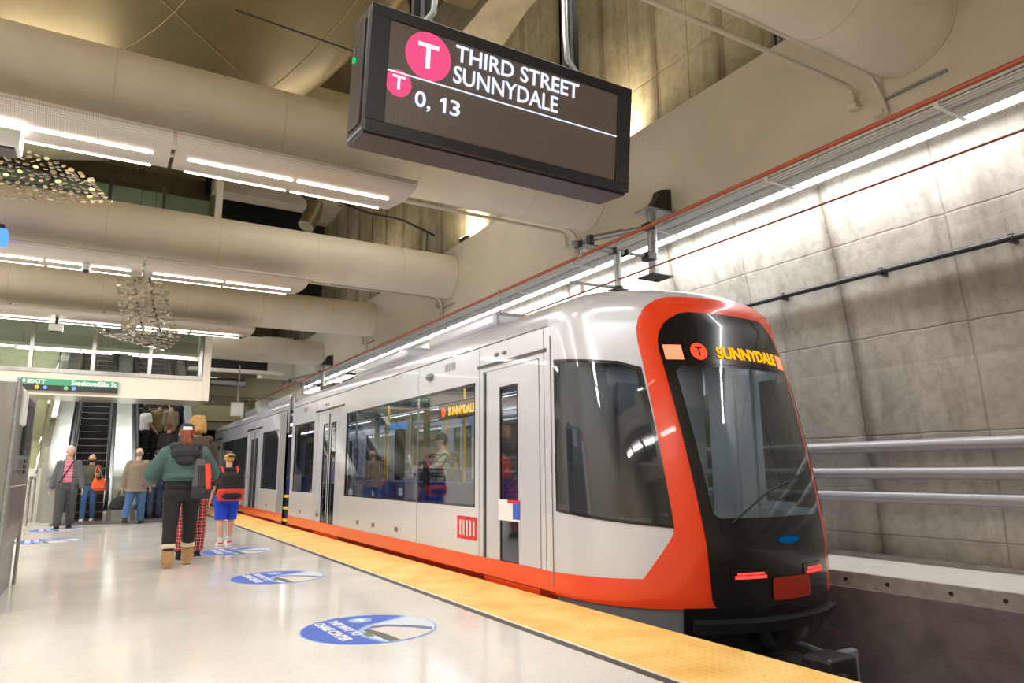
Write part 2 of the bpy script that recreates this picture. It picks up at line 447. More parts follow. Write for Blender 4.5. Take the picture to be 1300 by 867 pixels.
# ---------------------------------------------------------------- camera
cam = bpy.data.cameras.new('camera'); cam.sensor_width = 36; cam.lens = 893.088/1300*36; cam.clip_end = 200
co = bpy.data.objects.new('camera', cam); COL.objects.link(co)
R = Matrix(((0.86253626,-0.08625363,-0.49858953),(-0.50595785,-0.15900176,-0.84777656),(-0.00615281,0.98350331,-0.18078549)))
co.matrix_world = Matrix.Translation((0,0,H_CAM)) @ R.to_4x4()
bpy.context.scene.camera = co
# ================================================================ THE STATION
Y0, Y1 = -9.0, 46.0
# floor slab, granite strip, border and tactile paving
struct('floor', MB().box((-9,Y0,-1.05),(2.64,Y1,0)), 'terrazzo')
struct('trim_1', MB().box((2.64,Y0,-1.05),(2.705,Y1,.001)), 'brown_band')
struct('trim_2', MB().box((2.705,Y0,-1.05),(2.735,Y1,.002)), 'border_white')
o = MB().box((2.735,Y0,-.05),(3.46,Y1,.012)).build('tactile_paving', 'tactile_yellow')
tag(o, 'yellow tactile warning strip of small domes along the platform edge', 'tactile paving')
struct('trim_3', MB().box((2.735,Y0,-1.05),(3.44,Y1,-.05)), 'ledge_face')
struct('track_bed', MB().box((3.44,Y0,-1.2),(7.9,Y1,-1.05)), 'track_dark')
for k, x in enumerate((4.14, 5.58)):
    o = MB().prism([(x-.07,-1.05),(x+.07,-1.05),(x+.02,-1.02),(x+.02,-.93),(x+.036,-.91),(x+.036,-.88),(x-.036,-.88),(x-.036,-.91),(x-.02,-.93),(x-.02,-1.02)], 'y', Y0, Y1).build('running_rail', 'rail_steel')
    tag(o, ['steel running rail on the platform side, under the train','steel running rail on the tunnel wall side, under the train'][k], 'rail', 'running rails of the track')
# tunnel wall (leans inward towards the top), walkway ledge, rough panel below
prof = [(7.75,.08),(7.70,1.0),(7.58,2.2),(7.36,3.5),(7.15,4.42)]
wb = MB(); n = 2
for i in range(len(prof)-1):
    (xa,za),(xb,zb) = prof[i], prof[i+1]
    wb.add([(xa,Y0,za),(xa,Y1,za),(xb,Y1,zb),(xb,Y0,zb),(xa+.3,Y0,za),(xa+.3,Y1,za),(xb+.3,Y1,zb),(xb+.3,Y0,zb)],
           [(0,1,2,3),(7,6,5,4),(0,4,5,1),(3,2,6,7),(1,5,6,2),(0,3,7,4)])
struct('wall_right', wb, 'tunnel_concrete')
lw = MB().box((6.44,Y0,-.02),(7.8,Y1,.10))
led = struct('walkway_ledge', lw, 'ledge_paint')
struct('trim_4', MB().box((6.40,Y0,-.04),(6.445,Y1,.098)), 'ledge_face')
struct('trim_5', MB().box((7.60,Y0,.1),(7.76,Y1,.135)), 'ledge_face')
struct('wall_below_ledge', MB().box((6.36,Y0,-1.06),(6.8,Y1,-.04)), 'brown_panel')
bolts = MB()
for i in range(34):
    y = 2.2+i*.33+random.uniform(-.1,.1)
    if i % 3 != 2: bolts.tube((6.385,y,.03),(6.40,y,.03), .018, n=8)
tag(bolts.build('anchor_holes', 'dark_steel'), 'row of dark anchor bolts along the face of the walkway ledge', 'bolts', kind='stuff')

# girder that carries the strut pipes
struct('girder_right', MB().box((6.3,Y0,4.40),(7.6,Y1,5.83)), 'beige_paint')
struct('wall_upper_right', MB().box((6.62,Y0,5.8),(7.2,Y1,10.2)), 'board_concrete')
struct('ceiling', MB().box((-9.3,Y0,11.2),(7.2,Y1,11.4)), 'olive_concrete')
# ragged concrete haunch at the head of the wall
hb = MB(); ny = 60; vs = []; fs = []
for i in range(ny):
    y = Y0+(Y1-Y0)*i/(ny-1); w = .10*sin(i*1.9)+.08*sin(i*.73)
    vs += [(5.75,y,9.92),(6.66,y,9.92+w),(6.66,y,11.2),(5.75,y,11.2)]
for i in range(ny-1):
    for a in range(4): b = (a+1)%4; fs.append((i*4+a, i*4+b, (i+1)*4+b, (i+1)*4+a))
hb.add(vs, fs+[(0,1,2,3),((ny-1)*4+3,(ny-1)*4+2,(ny-1)*4+1,(ny-1)*4)])
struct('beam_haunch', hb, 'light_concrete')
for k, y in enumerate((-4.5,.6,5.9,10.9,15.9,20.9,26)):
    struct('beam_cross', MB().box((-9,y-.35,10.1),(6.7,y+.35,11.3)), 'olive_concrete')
struct('wall_left', MB().box((-9.3,Y0,-1),(-9,Y1,11.3)), 'beige_paint')
struct('wall_back', MB().box((-9.3,Y0-.3,-1.2),(8,Y0,11.3)), 'beige_paint')
struct('wall_far', MB().box((-9.3,Y1,-1.2),(8,Y1+.3,11.3)), 'olive_paint')

# polished metal pan under the ceiling
def pan_outline(k, n=48):
    pts = []
    cx, cy, a, b = -5.2, 5.0, 8.75*k, 13.6*k
    for i in range(n):
        t = 2*pi*i/n
        pts.append((cx+a*math.copysign(abs(cos(t))**.72, cos(t)), cy+b*math.copysign(abs(sin(t))**.72, sin(t))))
    return pts
pan = empty('ceiling_pan', (-5.2,5,8), 'huge curved polished bronze-coloured metal soffit above the strut pipes', 'ceiling panel')
mb = MB(); n = 96; ks = [1.0,.998,.985,.94,.8,.65,.5,.35,.2,.05]; zs = [8.25,8.06,8.0,7.99,8.01,8.04,8.07,8.09,8.11,8.12]
vs = []; fs = []
for k, z in zip(ks, zs): vs += [(x,y,z) for x, y in pan_outline(k, n)]
for j in range(len(ks)-1): fs += [(j*n+i, j*n+(i+1)%n, (j+1)*n+(i+1)%n, (j+1)*n+i) for i in range(n)]
fs.append(tuple((len(ks)-1)*n+i for i in range(n)))
mb.add(vs, fs)
mb.build('metal_skin', 'brass_pan', pan, smooth=True)
mb = MB(); vs = []
for z in (8.25, 8.75): vs += [(x,y,z) for x, y in pan_outline(1.0 if z < 8.5 else .97, n)]
mb.add(vs, [(i,(i+1)%n,n+(i+1)%n,n+i) for i in range(n)]); mb.build('dark_rim', 'dark_void', pan)
for k in (.93,.72):
    zk = 7.985 if k > .8 else (8.02 if k > .65 else 8.04)
    p = [(x,y,zk) for x, y in pan_outline(k, 72)]; p.append(p[0]); MB().path(p, .006, 6).build('seam', 'seam_brass', pan)
for i in (4,14,40):
    o1 = pan_outline(.985,48)[i]; o2 = pan_outline(.35,48)[i]
    pts = []
    for t in range(9):
        f = .985+(.35-.985)*t/8; q = pan_outline(f,48)[i]
        zz = [7.995,7.985,7.99,8.0,8.02,8.04,8.055,8.065,8.085][t]
        pts.append((q[0],q[1],zz))
    MB().path(pts, .006, 6).build('seam', 'seam_brass', pan)
area('glass_wash', (-2.2,18.95,6.4), (radians(90),0,0), 7, .5, 110, (1,.98,.92))  # added light that brightens the mezzanine glass wall
# thin stays and hanging cable
cab = [((3.2,7.6,7.9),(4.4,8.0,8.6),.02),((2.0,6.6,7.9),(4.6,10.2,7.2),.018),((1.2,9.8,7.6),(5.3,9.9,7.45),.014)]
for i,(a,b,r) in enumerate(cab):
    o = MB().tube(a,b,r,n=8).build('stay_rod', 'dark_steel')
    tag(o, ['short dark stay rod above the hanging display','slanting dark stay rod left of the hanging display','thin level stay rod left of the hanging display'][i], 'rod')
pts = [(4.6,18.4,8.8),(4.9,17.2,8.0),(5.3,16.0,7.35),(5.8,14.9,6.9),(6.3,14.2,6.4)]
tag(MB().path(pts,.03).build('hanging_cable','dark_steel'), 'dark cable slanting down from the ceiling to the beige girder', 'cable')

# ---- strut pipes
P_Y = [-6.75,-1.72,3.31,8.36,13.38,18.4,23.4]
pl = ['behind the camera','over the camera','top corner over the train cab','passing just behind the hanging display','its end nearest above the train cab door','behind the bending disc sculpture','farthest, beside the upper glass wall']
for k, y in enumerate(P_Y):
    x0 = -8.98 if k < 6 else 2.5; r = .47 if k < 6 else .40; z = 5.21 if k < 6 else 4.98
    t = empty('strut_pipe', (x0, y, z), 'large beige steel pipe, '+pl[k], 'pipe', 'strut pipes across the station')
    MB().tube((x0,y,z),(6.31,y,z),r,n=72).build('pipe_body','pipe_paint',t,smooth=True)
    x = 5.1
    while x > x0+.5:
        MB().tube((x-.006,y,z),(x+.006,y,z),r+.003,n=72).build('weld_seam','seam_paint',t,smooth=True); x -= 1.75
    MB().tube((6.285,y,z),(6.31,y,z),r+.012,n=72).build('end_collar','seam_paint',t,smooth=True)
    if k in (0,): continue
    # conduits that run beside each pipe
    for q,(dy, zz, ze) in enumerate(((.55,4.85,4.80),(.30,4.84,4.42))):
        if k == 6 and q == 1: continue
        c = empty('conduit', (2, y+dy, zz), '%s beige conduit beside pipe, %s' % (['farther','nearer'][q], pl[k]), 'conduit', 'beige conduits beside the pipes')
        xe = 6.25
        if q == 0: pts = [(x0,y+dy,zz),(xe-.12,y+dy,zz),(xe-.03,y+dy,zz-.02),(xe,y+dy,zz-.10),(xe,y+dy,zz-.2)]
        else: pts = [(x0,y+dy,zz),(xe-.2,y+dy,zz),(xe-.08,y+dy,zz-.03),(xe,y+dy,zz-.1),(xe+.01,y+dy-.03,zz-.25),(xe+.01,y+dy-.06,ze)]
        MB().path(pts,.024,10).build('tube_run','beige_paint',c,smooth=True)
        MB().box((xe-.04,y+dy-.05,zz-.24 if q==0 else ze),(6.3,y+dy+.05,zz-.19 if q==0 else ze+.06),.008).build('wall_clamp','beige_paint',c)
    o = MB().box((6.262,y-.33,4.57),(6.3,y+.28,4.59)).build('strut_channel','galvanised')
    tag(o, 'short steel channel below pipe end, '+pl[k], 'channel', 'short channels on the girder')

# ---- wing shaped light panels
def wing(y, xa, xb, endcap, label, tubes=2, full=True):
    yc = y
    t = empty('ceiling_luminaire', ((xa+xb)/2, yc, 4.4), label, 'light panel', 'wing shaped light panels under the pipes')
    prof = [(-.36,4.545),(-.345,4.50),(-.30,4.445),(-.22,4.40),(-.12,4.368),(-.02,4.352),(.08,4.350),(.17,4.354),(.24,4.366),(.29,4.40),(.31,4.44)]
    mb = MB(); vs = []; fs = []; xs = [xa] + ([xb] if not endcap else [xb-.16])
    nprof = len(prof)
    def ring(x, shr=0):
        out = []
        for (dy, z) in prof: out.append((x, yc+dy, z))
        for (dy, z) in reversed(prof): out.append((x, yc+dy*.97, z+.02))
        return out
    rings = [ring(x) for x in xs]
    if endcap:   # rounded tip: the bottom edge ends earlier than the top edge
        r = []
        for (dy, z) in prof + list(reversed(prof)):
            f = min(1, max(0, (.10-dy)/.46)); r.append((xb-.16+.16*f, yc+dy, z))
        rr = [(p[0], p[1], p[2]+(.02 if i >= nprof else 0)) for i, p in enumerate(r)]
        rings.append(rr)
    m2 = 2*nprof
    for r in rings: vs += r
    for j in range(len(rings)-1): fs += [(j*m2+i, j*m2+(i+1)%m2, (j+1)*m2+(i+1)%m2, (j+1)*m2+i) for i in range(m2)]
    fs += [tuple(range(m2-1,-1,-1)), tuple(range((len(rings)-1)*m2, len(rings)*m2))]
    mb.add(vs, fs); mb.build('wing_body','perforated_panel',t,smooth=True)
    L = (xb-xa)
    s0 = xa+.13; s1 = xb-(.28 if endcap else .16); mid = (s0+s1)/2
    for a, b in ((s0, mid-.025),(mid+.025, s1)):
        MB().box((a,yc-.125,4.352),(b,yc-.085,4.372),.008).build('light_tube','tube',t)
        MB().box((a,yc+.248,4.356),(b,yc+.258,4.368),.003).build('light_tube','tube',t)
    for x in (xa+.4, xb-.5):
        MB().box((x-.02,yc-.15,4.385),(x+.02,yc+.15,4.56)).build('hanger','dark_steel',t)
        MB().tube((x,yc+.22,4.40),(x,yc+.42,4.78),.012,n=6).build('hanger_rod','dark_steel',t)
    area('panel_lamp', ((xa+xb)/2, yc+.05, 4.33), (0,0,0), L-.5, .3, 64, (1,.955,.90))
names = {-2.16:'over the camera',2.87:'row over the hanging display',7.90:'nearest row in view',12.93:'second row in view',17.96:'third row in view'}
for y, nm in names.items():
    for j,(xa,xb) in enumerate(((.46,3.12),(-2.25,.42),(-4.96,-2.29),(-7.67,-5.0))):
        wing(y, xa, xb, j == 0, 'pale perforated wing light, %s, %s' % (nm, ['rounded end panel','second panel from the rounded end','third panel from the rounded end','last panel by the side wall'][j]))

# ---- cable trays and long wall lights
for q,(x,z,w) in enumerate(((6.40,4.335,.14),(6.62,4.335,.2))):
    t = empty('cable_tray', (x,18,4.3), ['narrow grey cable tray beside the orange pipe under the girder','wide grey cable tray nearer the wall lights'][q], 'cable tray')
    MB().box((x-w/2,Y0,z-.01),(x+w/2,Y1,z+.0)).box((x-w/2,Y0,z-.03),(x-w/2+.012,Y1,z+.05)).box((x+w/2-.012,Y0,z-.03),(x+w/2,Y1,z+.05)).build('tray_body','tray_grey',t)
    for i in range(2+q):
        xx = x-w/2+.04+i*.05
        MB().tube((xx,Y0,z-.028),(xx,Y1,z-.028),.014,n=8).build('cable','tray_grey',t,smooth=True)
y = 1.2; i = 0
while y < 34:
    o = MB().box((6.31,y,4.295),(6.80,y+.04,4.41)).build('tray_bracket','white_paint'); i += 1
    tag(o, 'grey bracket that carries the cable trays under the girder', 'bracket', 'tray brackets under the girder'); y += 1.9
y = -1.9; i = 0
ordn = ['first','second','third','fourth','fifth','sixth','seventh','eighth','ninth','tenth','eleventh','twelfth','thirteenth']
while y < 34:
    t = empty('wall_light', (6.95, y+1.2, 4.33), 'long white tube light under the girder above the tunnel wall, %s from the right' % ordn[i], 'wall light', 'long tube lights above the tunnel wall')
    MB().box((6.82,y,4.36),(6.93,y+2.41,4.405),.01).build('housing','white_paint',t)
    MB().tube((6.875,y+.01,4.335),(6.875,y+2.40,4.335),.034,n=12).build('light_tube','wall_tube',t,smooth=True)
    area('wall_lamp', (6.88, y+1.2, 4.28), (0, radians(-14), 0), .14, 2.3, 46, (.97,.985,1))
    y += 2.42; i += 1
    if i > 12: break
# ---- pipes on the tunnel wall
o = empty('wall_pipe', (7.3,10,3.2), 'slim black pipe clamped along the upper tunnel wall', 'pipe')
MB().tube((7.32,Y0,3.22),(7.32,Y1,3.22),.031,n=14).build('pipe_run','black_pipe',o,smooth=True)
y = .5
while y < 20:
    MB().box((7.29,y-.022,3.175),(7.45,y+.022,3.262),.008).tube((7.32,y-.022,3.22),(7.32,y+.022,3.22),.041,n=14).build('pipe_clamp','black_pipe',o); y += 1.30
for q, z in enumerate((1.315,1.03,.775)):
    o = empty('guard_pipe', (7.5,10,z), 'pale grey guard pipe along the lower tunnel wall, %s of three' % ['uppermost','middle','lowest'][q], 'guard pipe', 'three pale pipes on the tunnel wall')
    MB().tube((7.46,Y0,z),(7.46,Y1,z),.066,n=24).build('pipe_run','rail_grey',o,smooth=True)
    for y in (-3,7.4,12,17,22):
        MB().box((7.5,y-.03,z-.03),(7.72,y+.03,z+.03)).build('wall_bracket','galvanised',o)
# ---- overhead wires and their supports
tag(MB().tube((4.86,Y0,3.63),(4.86,Y1,3.60),.021,n=12).build('feeder_wire','orange_pipe',smooth=True), 'thick orange-brown overhead line above the train', 'overhead wire')
tag(MB().tube((4.86,Y0,3.17),(4.86,Y1,3.15),.009,n=8).build('contact_wire','red_wire',smooth=True), 'thin dark red contact wire just above the train roof', 'overhead wire')
def support():
    y = 6.6; t = empty('wire_support', (6.0,y,4.4), 'galvanised post and tube arms that hold the overhead wires, nearest of the row', 'wire support', 'supports of the overhead wires')
    MB().tube((6.0,y,3.52),(6.0,y,4.38),.062,n=16).build('post','galvanised',t,smooth=True)
    MB().box((5.84,y-.14,4.375),(6.3,y+.14,4.40)).build('top_plate','galvanised',t)
    MB().box((5.86,y-.15,3.505),(6.2,y+.15,3.52)).build('foot_plate','dark_steel',t)
    MB().add([(5.93,y-.07,4.40),(6.3,y-.07,4.40),(6.3,y-.07,4.74),(6.12,y-.07,4.70),(6.08,y-.07,4.6),(5.93,y+.07,4.40),(6.3,y+.07,4.40),(6.3,y+.07,4.74),(6.12,y+.07,4.70),(6.08,y+.07,4.6)],
        [(0,1,2,3,4),(9,8,7,6,5),(0,5,6,1),(1,6,7,2),(2,7,8,3),(3,8,9,4),(4,9,5,0)]).build('gusset','dark_steel',t)
    MB().tube((5.0,y,3.86),(5.5,y,4.03),.042,n=12).tube((5.5,y,4.03),(5.95,y,4.18),.024,n=10).build('stay_tube','galvanised',t,smooth=True)
    MB().tube((4.70,y,3.76),(5.5,y,3.76),.036,n=12).tube((5.5,y,3.76),(5.95,y,3.78),.02,n=10).build('arm_tube','galvanised',t,smooth=True)
    a = MB().tube((4.86,y,3.74),(4.86,y,3.64),.022,n=10).tube((4.86,y-.05,3.63),(4.86,y+.05,3.63),.026,n=10).build('wire_clamp','galvanised',t)
    MB().tube((5.0,y,3.80),(5.0,y,3.90),.05,n=10).build('joint','dark_steel',t)
    MB().tube((5.41,y,3.29),(5.41,y,3.58),.038,n=12).tube((5.41,y,3.58),(5.41,y,3.76),.052,n=12).build('drop_tube','galvanised',t,smooth=True)
    MB().box((5.31,y-.08,3.255),(5.50,y+.08,3.27)).tube((5.41,y,3.27),(5.41,y,3.31),.06,n=10).build('drop_foot','dark_steel',t)
    MB().tube((4.68,y,3.27),(5.41,y,3.30),.018,n=10).build('lower_arm','galvanised',t,smooth=True)
    MB().tube((4.86,y,3.26),(4.86,y,3.17),.03,n=10).build('insulator','white_paint',t,smooth=True)
    for (p,q) in (((5.33,3.72),(5.36,3.80)),((5.52,3.72),(5.55,3.80)),((5.88,4.14),(6.0,4.22)),((5.86,3.72),(6.0,3.82)),((4.80,3.72),(4.84,3.80))):
        MB().box((p[0],y-.07,p[1]),(q[0],y+.07,q[1]),.008).build('clamp','dark_steel',t)
    return t
s0 = support()
for k, dy in enumerate((15.4,22.6)):
    copy_tree(s0, (6.0,6.6+dy,4.4), 'galvanised post and tube arms that hold the overhead wires, %s' % ['small one above the second car','tiny farthest one of the row'][k])
# stirrup rods at the wires
for k, y in enumerate((8.6,14.0,17.5)):
    o = MB().box((4.84,y,3.6),(4.88,y+.03,3.66)).tube((4.86,y,3.16),(4.87,y,3.6),.006,n=6).build('wire_hanger','galvanised')
    tag(o, 'thin hanger joining the two overhead wires, %s from the near support' % ordn[k], 'hanger', 'hangers between the overhead wires')
# ---- uplights on the girder
for k, y in enumerate((2.76,7.79,12.82,17.85)):
    t = empty('uplight', (6.4,y,5.83), 'small floodlight on top of the beige girder, %s' % ['right of the hanging display','hidden behind the nearest pipe','above the end of the second crossing pipe','above the end of the third crossing pipe'][k], 'floodlight', 'floodlights on the girder')
    rt = Matrix.Rotation(radians(-25),3,'Y')
    MB().box((6.32,y-.13,5.86),(6.47,y+.13,5.97),.01,rot=rt).build('lamp_body','dark_steel',t)
    MB().box((6.34,y-.11,5.972),(6.45,y+.11,5.98),rot=rt,piv=(6.395,y,5.915)).build('lens','uplight',t)
    MB().box((6.36,y-.02,5.83),(6.43,y+.02,5.9)).build('stand','dark_steel',t)
    area('girder_lamp', (6.36,y,6.05), (radians(180),radians(25),0), .4, .2, 55, (1,.86,.62))
# unistrut on the upper concrete wall
for k,(y,z) in enumerate(((4.9,6.9),(15.2,6.9))):
    o = MB().box((6.57,y-.02,5.83),(6.62,y+.02,z)).box((6.57,y+.06,5.83),(6.62,y+.1,z)).build('wall_channel','galvanised')
    tag(o, ['pair of upright steel channels on concrete, right of the hanging display','far pair of upright steel channels on the board-marked concrete'][k], 'channel')
# ---- duct elbow high up
pts = [(4.5,20.65,10.15),(4.6,20.6,9.6),(4.85,20.5,9.5),(5.05,20.4,9.25),(5.1,20.3,8.95),(5.0,20.2,8.6),(4.8,20.1,8.2)]
tag(MB().path(pts,.24,20).build('duct_elbow','duct_metal',smooth=True), 'shiny bent air duct above the second crossing pipe', 'duct')
struct('bulkhead_upper', MB().box((2.5,22.5,9.75),(5.4,23.2,10.3)), 'beige_paint')
struct('void_shade_panel', MB().box((2.5,24.8,7.2),(6.6,25,11.2)), 'dark_void')  # near-black sheet paints the shade of the open void

# ================================================================ the hanging display
YS = 2.85
def sg(x, z, d=0):   # display face plane tilted 6.2 degrees towards the platform; d = distance in front of the face
    k = .108
    return Vector((x, YS+(2.9-z)*k - d*.994, z - d*.108))
def sbox(mb, x0, z0, x1, z1, d0, d1, bev=0):
    t = MB().box((x0,d0,z0),(x1,d1,z1),bev).xf(lambda p: sg(p.x, p.z, p.y)); mb.v_off = 0
    return mb.add(t.v, t.f)
D = empty('hanging_display', (1.69,2.98,3.2), 'long black LED departure display hung from the ceiling on two posts', 'display')
mb = MB(); sbox(mb, .915,2.60,2.45,3.20,-.25,0,.018); mb.build('case','sign_case',D)
mb = MB(); sbox(mb, .925,2.592,2.44,2.602,-.24,-.012); mb.build('underside','sign_under',D)
mb = MB()
for a in ((.92,3.145,2.445,3.198),(.92,2.602,2.445,2.652),(.92,2.65,1.012,3.147),(2.352,2.65,2.445,3.147)): sbox(mb, a[0],a[1],a[2],a[3],0,.018,.004)
mb.build('bezel','sign_case',D)
mb = MB(); sbox(mb, 1.01,2.65,2.355,3.148,0,.006); scr = mb.build('screen','led_screen',D)
def disc(x, z, r, d): 
    n = 40; return MB().add([sg(x+r*cos(2*pi*i/n), z+r*sin(2*pi*i/n), d) for i in range(n)]+[sg(x+r*cos(2*pi*i/n), z+r*sin(2*pi*i/n), d-.002) for i in range(n)],
        [tuple(range(n)), tuple(range(2*n-1,n-1,-1))]+[(i,n+i,n+(i+1)%n,(i+1)%n) for i in range(n)])
disc(1.212,3.025,.118,.009).build('route_badge','led_pink',scr)
disc(1.072,2.855,.064,.009).build('route_badge','led_pink',scr)
def stext(body, x0, z0, x1, z1, bold=.010): return text_mb(body, (x0,z0,x1,z1), lambda x, y, d: sg(x, y, .010+d), .003, bold)
stext('T',1.155,2.965,1.262,3.085,.012).build('badge_letter','led_white',scr)
stext('T',1.040,2.825,1.103,2.890,.012).build('badge_letter','led_white',scr)
stext('THIRD STREET',1.352,3.045,2.085,3.128).build('destination_line','led_white',scr)
stext('SUNNYDALE',1.345,2.935,1.955,3.022).build('destination_line','led_white',scr)
stext('0,',1.155,2.757,1.235,2.846).build('minutes_figure','led_white',scr); stext('3',1.337,2.771,1.390,2.847).build('minutes_figure','led_white',scr); MB().add([sg(x,z,d) for d in (.010,.013) for x,z in ((1.301,2.772),(1.315,2.772),(1.315,2.846),(1.304,2.846),(1.284,2.832),(1.284,2.819),(1.301,2.829))],[(0,1,2,3,4,5,6),(13,12,11,10,9,8,7)]+[(i,(i+1)%7,7+(i+1)%7,7+i) for i in range(7)]).build('minutes_figure','led_white',scr)
mb = MB(); sbox(mb,1.012,2.902,2.352,2.908,.008,.011); mb.build('divider_line','led_white',scr)
mb = MB(); sbox(mb,.905,2.64,.917,3.14,-.2,-.03,.004); mb.build('side_panel','dark_steel',D)
mb = MB(); sbox(mb,.893,2.965,.906,2.99,-.16,-.135,.004); mb.build('indicator_light','green_led',D)
mb = MB(); sbox(mb,.895,2.99,.906,3.03,-.15,-.14,.003); mb.build('latch','chrome',D)
for x in (1.22,2.13):
    MB().box((x-.045,2.93,3.17),(x-.012,2.99,4.34)).box((x+.012,2.93,3.17),(x+.045,2.99,4.34)).box((x-.045,2.97,3.17),(x+.045,2.99,4.34)).box((x-.08,2.9,4.33),(x+.08,3.02,4.352)).build('hanger_post','black_metal',D)
    MB().box((x-.012,2.935,3.17),(x+.012,2.968,4.34)).build('post_channel','galvanised',D)
    s = -1 if x > 2 else 1
    MB().path([(x+.05*s,2.93,4.34),(x+.055*s,2.92,3.6),(x+.06*s,2.91,3.45),(x+.05*s,2.91,3.33),(x+(.0 if s>0 else .02),2.91,3.25),(x-.05*s,2.93,3.18)],.016,8).build('flexible_conduit','galvanised',D,smooth=True)
for x, z in ((.95,2.63),(2.41,2.63),(1.95,2.63),(2.2,2.63),(1.5,2.63),(1.0,3.17),(2.38,3.17)):
    MB().tube(sg(x,z,.018),sg(x,z,.021),.006,n=8).build('screw','dark_steel',D)

# small devices under the light panels
t = empty('ceiling_box', (-.95,7.9,4.36), 'white box speaker hung below the nearest light panel row at left edge', 'speaker')
MB().box((-1.5,7.72,4.12),(-.86,8.0,4.30),.02).build('housing','white_plastic',t); MB().box((-1.45,7.74,4.10),(-.9,7.98,4.125)).build('grille','sign_black',t)
MB().box((-1.2,7.8,4.30),(-1.1,7.9,4.38)).build('mount','dark_steel',t)
t = empty('ceiling_box', (-.93,17.6,4.3), 'small white box hung below the third light panel row', 'speaker')
MB().box((-1.07,17.62,4.08),(-.81,17.84,4.23),.01).build('housing','white_plastic',t); MB().box((-1.06,17.63,4.06),(-.82,17.83,4.085)).build('grille','sign_black',t); MB().box((-.97,17.70,4.23),(-.91,17.76,4.38)).build('mount','dark_steel',t)
t = empty('emergency_lamp', (-1.5,12.0,4.6), 'glowing blue lamp at the left edge under the second pipe', 'lamp')
MB().box((-1.75,12.0,4.32),(-1.35,12.2,4.56),.04).build('lens','blue_lamp',t); MB().box((-1.7,12.03,4.56),(-1.4,12.17,4.62)).box((-1.57,12.1,4.53),(-1.53,12.66,4.56)).build('bracket','dark_steel',t)
for k,(x,y) in enumerate(((-.365,12.8),(2.83,17.8))):
    zc = 4.275 if k == 0 else 4.315
    t = empty('dome_camera', (x,y,4.36), ['white dome camera under the second light panel row','tiny dome camera at the right end of the third light row'][k], 'camera', 'dome cameras under the light panels')
    MB().tube((x,y,zc),(x,y,4.38),.06 if k==0 else .05,n=20).build('base','white_plastic',t,smooth=True); MB().ellipsoid((x,y,zc),(.05 if k==0 else .045,)*3).build('dome','black_metal',t,smooth=True)

# ---- hanging disc sculptures
def sculpture(name_label, rows, cols, fn, lim=100, r=.041, tilt=(1.5,.35)):
    t = empty('disc_sculpture', fn(0,.5), name_label, 'sculpture', 'hanging sculptures of metal discs')
    items = []
    for j in range(rows):
        for i in range(cols):
            u = i/(cols-1); v = j/(rows-1); p = Vector(fn(v,u))
            p += Vector((random.uniform(-.02,.02),random.uniform(-.02,.02),random.uniform(-.012,.012)))
            items.append((p, r*random.choice((.8,.9,1,1.1,1.25)), random.uniform(-.45,.45), tilt[0]+(tilt[1]-tilt[0])*v+random.uniform(-.35,.35)))
    items.sort(key=lambda q: q[0].y - q[1]*8)
    rest = MB()
    for k, (p, rr, a, b) in enumerate(items):
        rt = Matrix.Rotation(a,3,'Y') @ Matrix.Rotation(b,3,'X')
        d = rt @ Vector((0,0,1)); m = MB().tube(p-d*.004, p+d*.004, rr, n=12)
        if k < lim: m.build('disc','disc_metal',t)
        else: rest.add(m.v, m.f)
    if rest.v: rest.build('small_discs','disc_metal',t)['kind'] = 'stuff'
    for u in (.35,.68):
        MB().path([Vector(fn(j/12,u))+Vector((0,.05,0)) for j in range(13)],.02,8).build('spine_cable','dark_steel',t)
    for u in (.35,.68):
        p = Vector(fn(0,u)); MB().tube(p, (p.x,p.y,8.0), .006, n=6).build('hanging_wire','dark_steel',t)
def main_ribbon(v, u):
    # falls from above, bends, then sweeps back to the left and away
    w = (u-.5)
    if v < .62:
        s = v/.62; x0 = .50+.30*s**1.3; wd = .80+.16*s
        return (x0+w*wd, 15.4+.15*sin(s*3), 5.05-1.28*s-.06*w)
    s = (v-.62)/.38
    return (.80-.62*s+w*(.96+.2*s)-.0, 15.45+1.0*s, 3.77-.16*sin(s*pi)+.16*s-(.05+.34*s)*w)
sculpture('curtain of shiny metal discs bending down above the escalators', 26, 12, main_ribbon)
def near_ribbon(v, u):
    return (-2.6+2.35*v+.25*(u-.5), 11.0+.7*(u-.5), 5.17-.17*v-(u-.5)*(.86*(1-v)**.8+.05))
sculpture('sheet of metal discs between the two nearest pipes at the left edge', 24, 11, near_ribbon, r=.034, tilt=(.9,.8))

# ================================================================ mezzanine front, escalators, stair
FX0, FX1, FY = -9.0, 2.43, 20.0
struct('fascia_beam', MB().box((FX0,FY,2.93),(2.43,FY+.35,3.46)), 'cream_paint')
struct('fascia_cap', MB().box((FX0,FY-.03,3.46),(2.30,FY+.35,3.56)), 'steel')
struct('soffit_mezzanine', MB().box((FX0,FY+.35,2.93),(2.43,FY+1.6,3.0)), 'cream_paint')
struct('post_mezzanine', MB().box((2.29,FY-.04,2.93),(2.47,FY+.3,9.6)), 'cream_paint')
g = 1
mulls = [-7.9,-6.6,-5.35,-4.05,-2.75,-1.50,-.22,1.03,2.22]
for i in range(len(mulls)-1):
    w = struct('window_%d' % g, MB().box((mulls[i]+.03,FY+.10,3.56),(mulls[i+1]-.03,FY+.115,8.6)), 'clear_glass'); g += 1
for x in mulls:
    struct('mullion', MB().box((x-.045,FY-.02,3.56),(x+.045,FY+.16,8.6),.006), 'steel')
struct('panel_mezzanine_soffit', MB().box((FX0,FY+.5,4.22),(2.2,FY+.6,8.6)), 'green_glass_metal')
t = empty('mezzanine_bright_line', (-1,FY+.5,4.15), 'thin glowing line added behind the upper glass wall for the bright line in it', 'light')
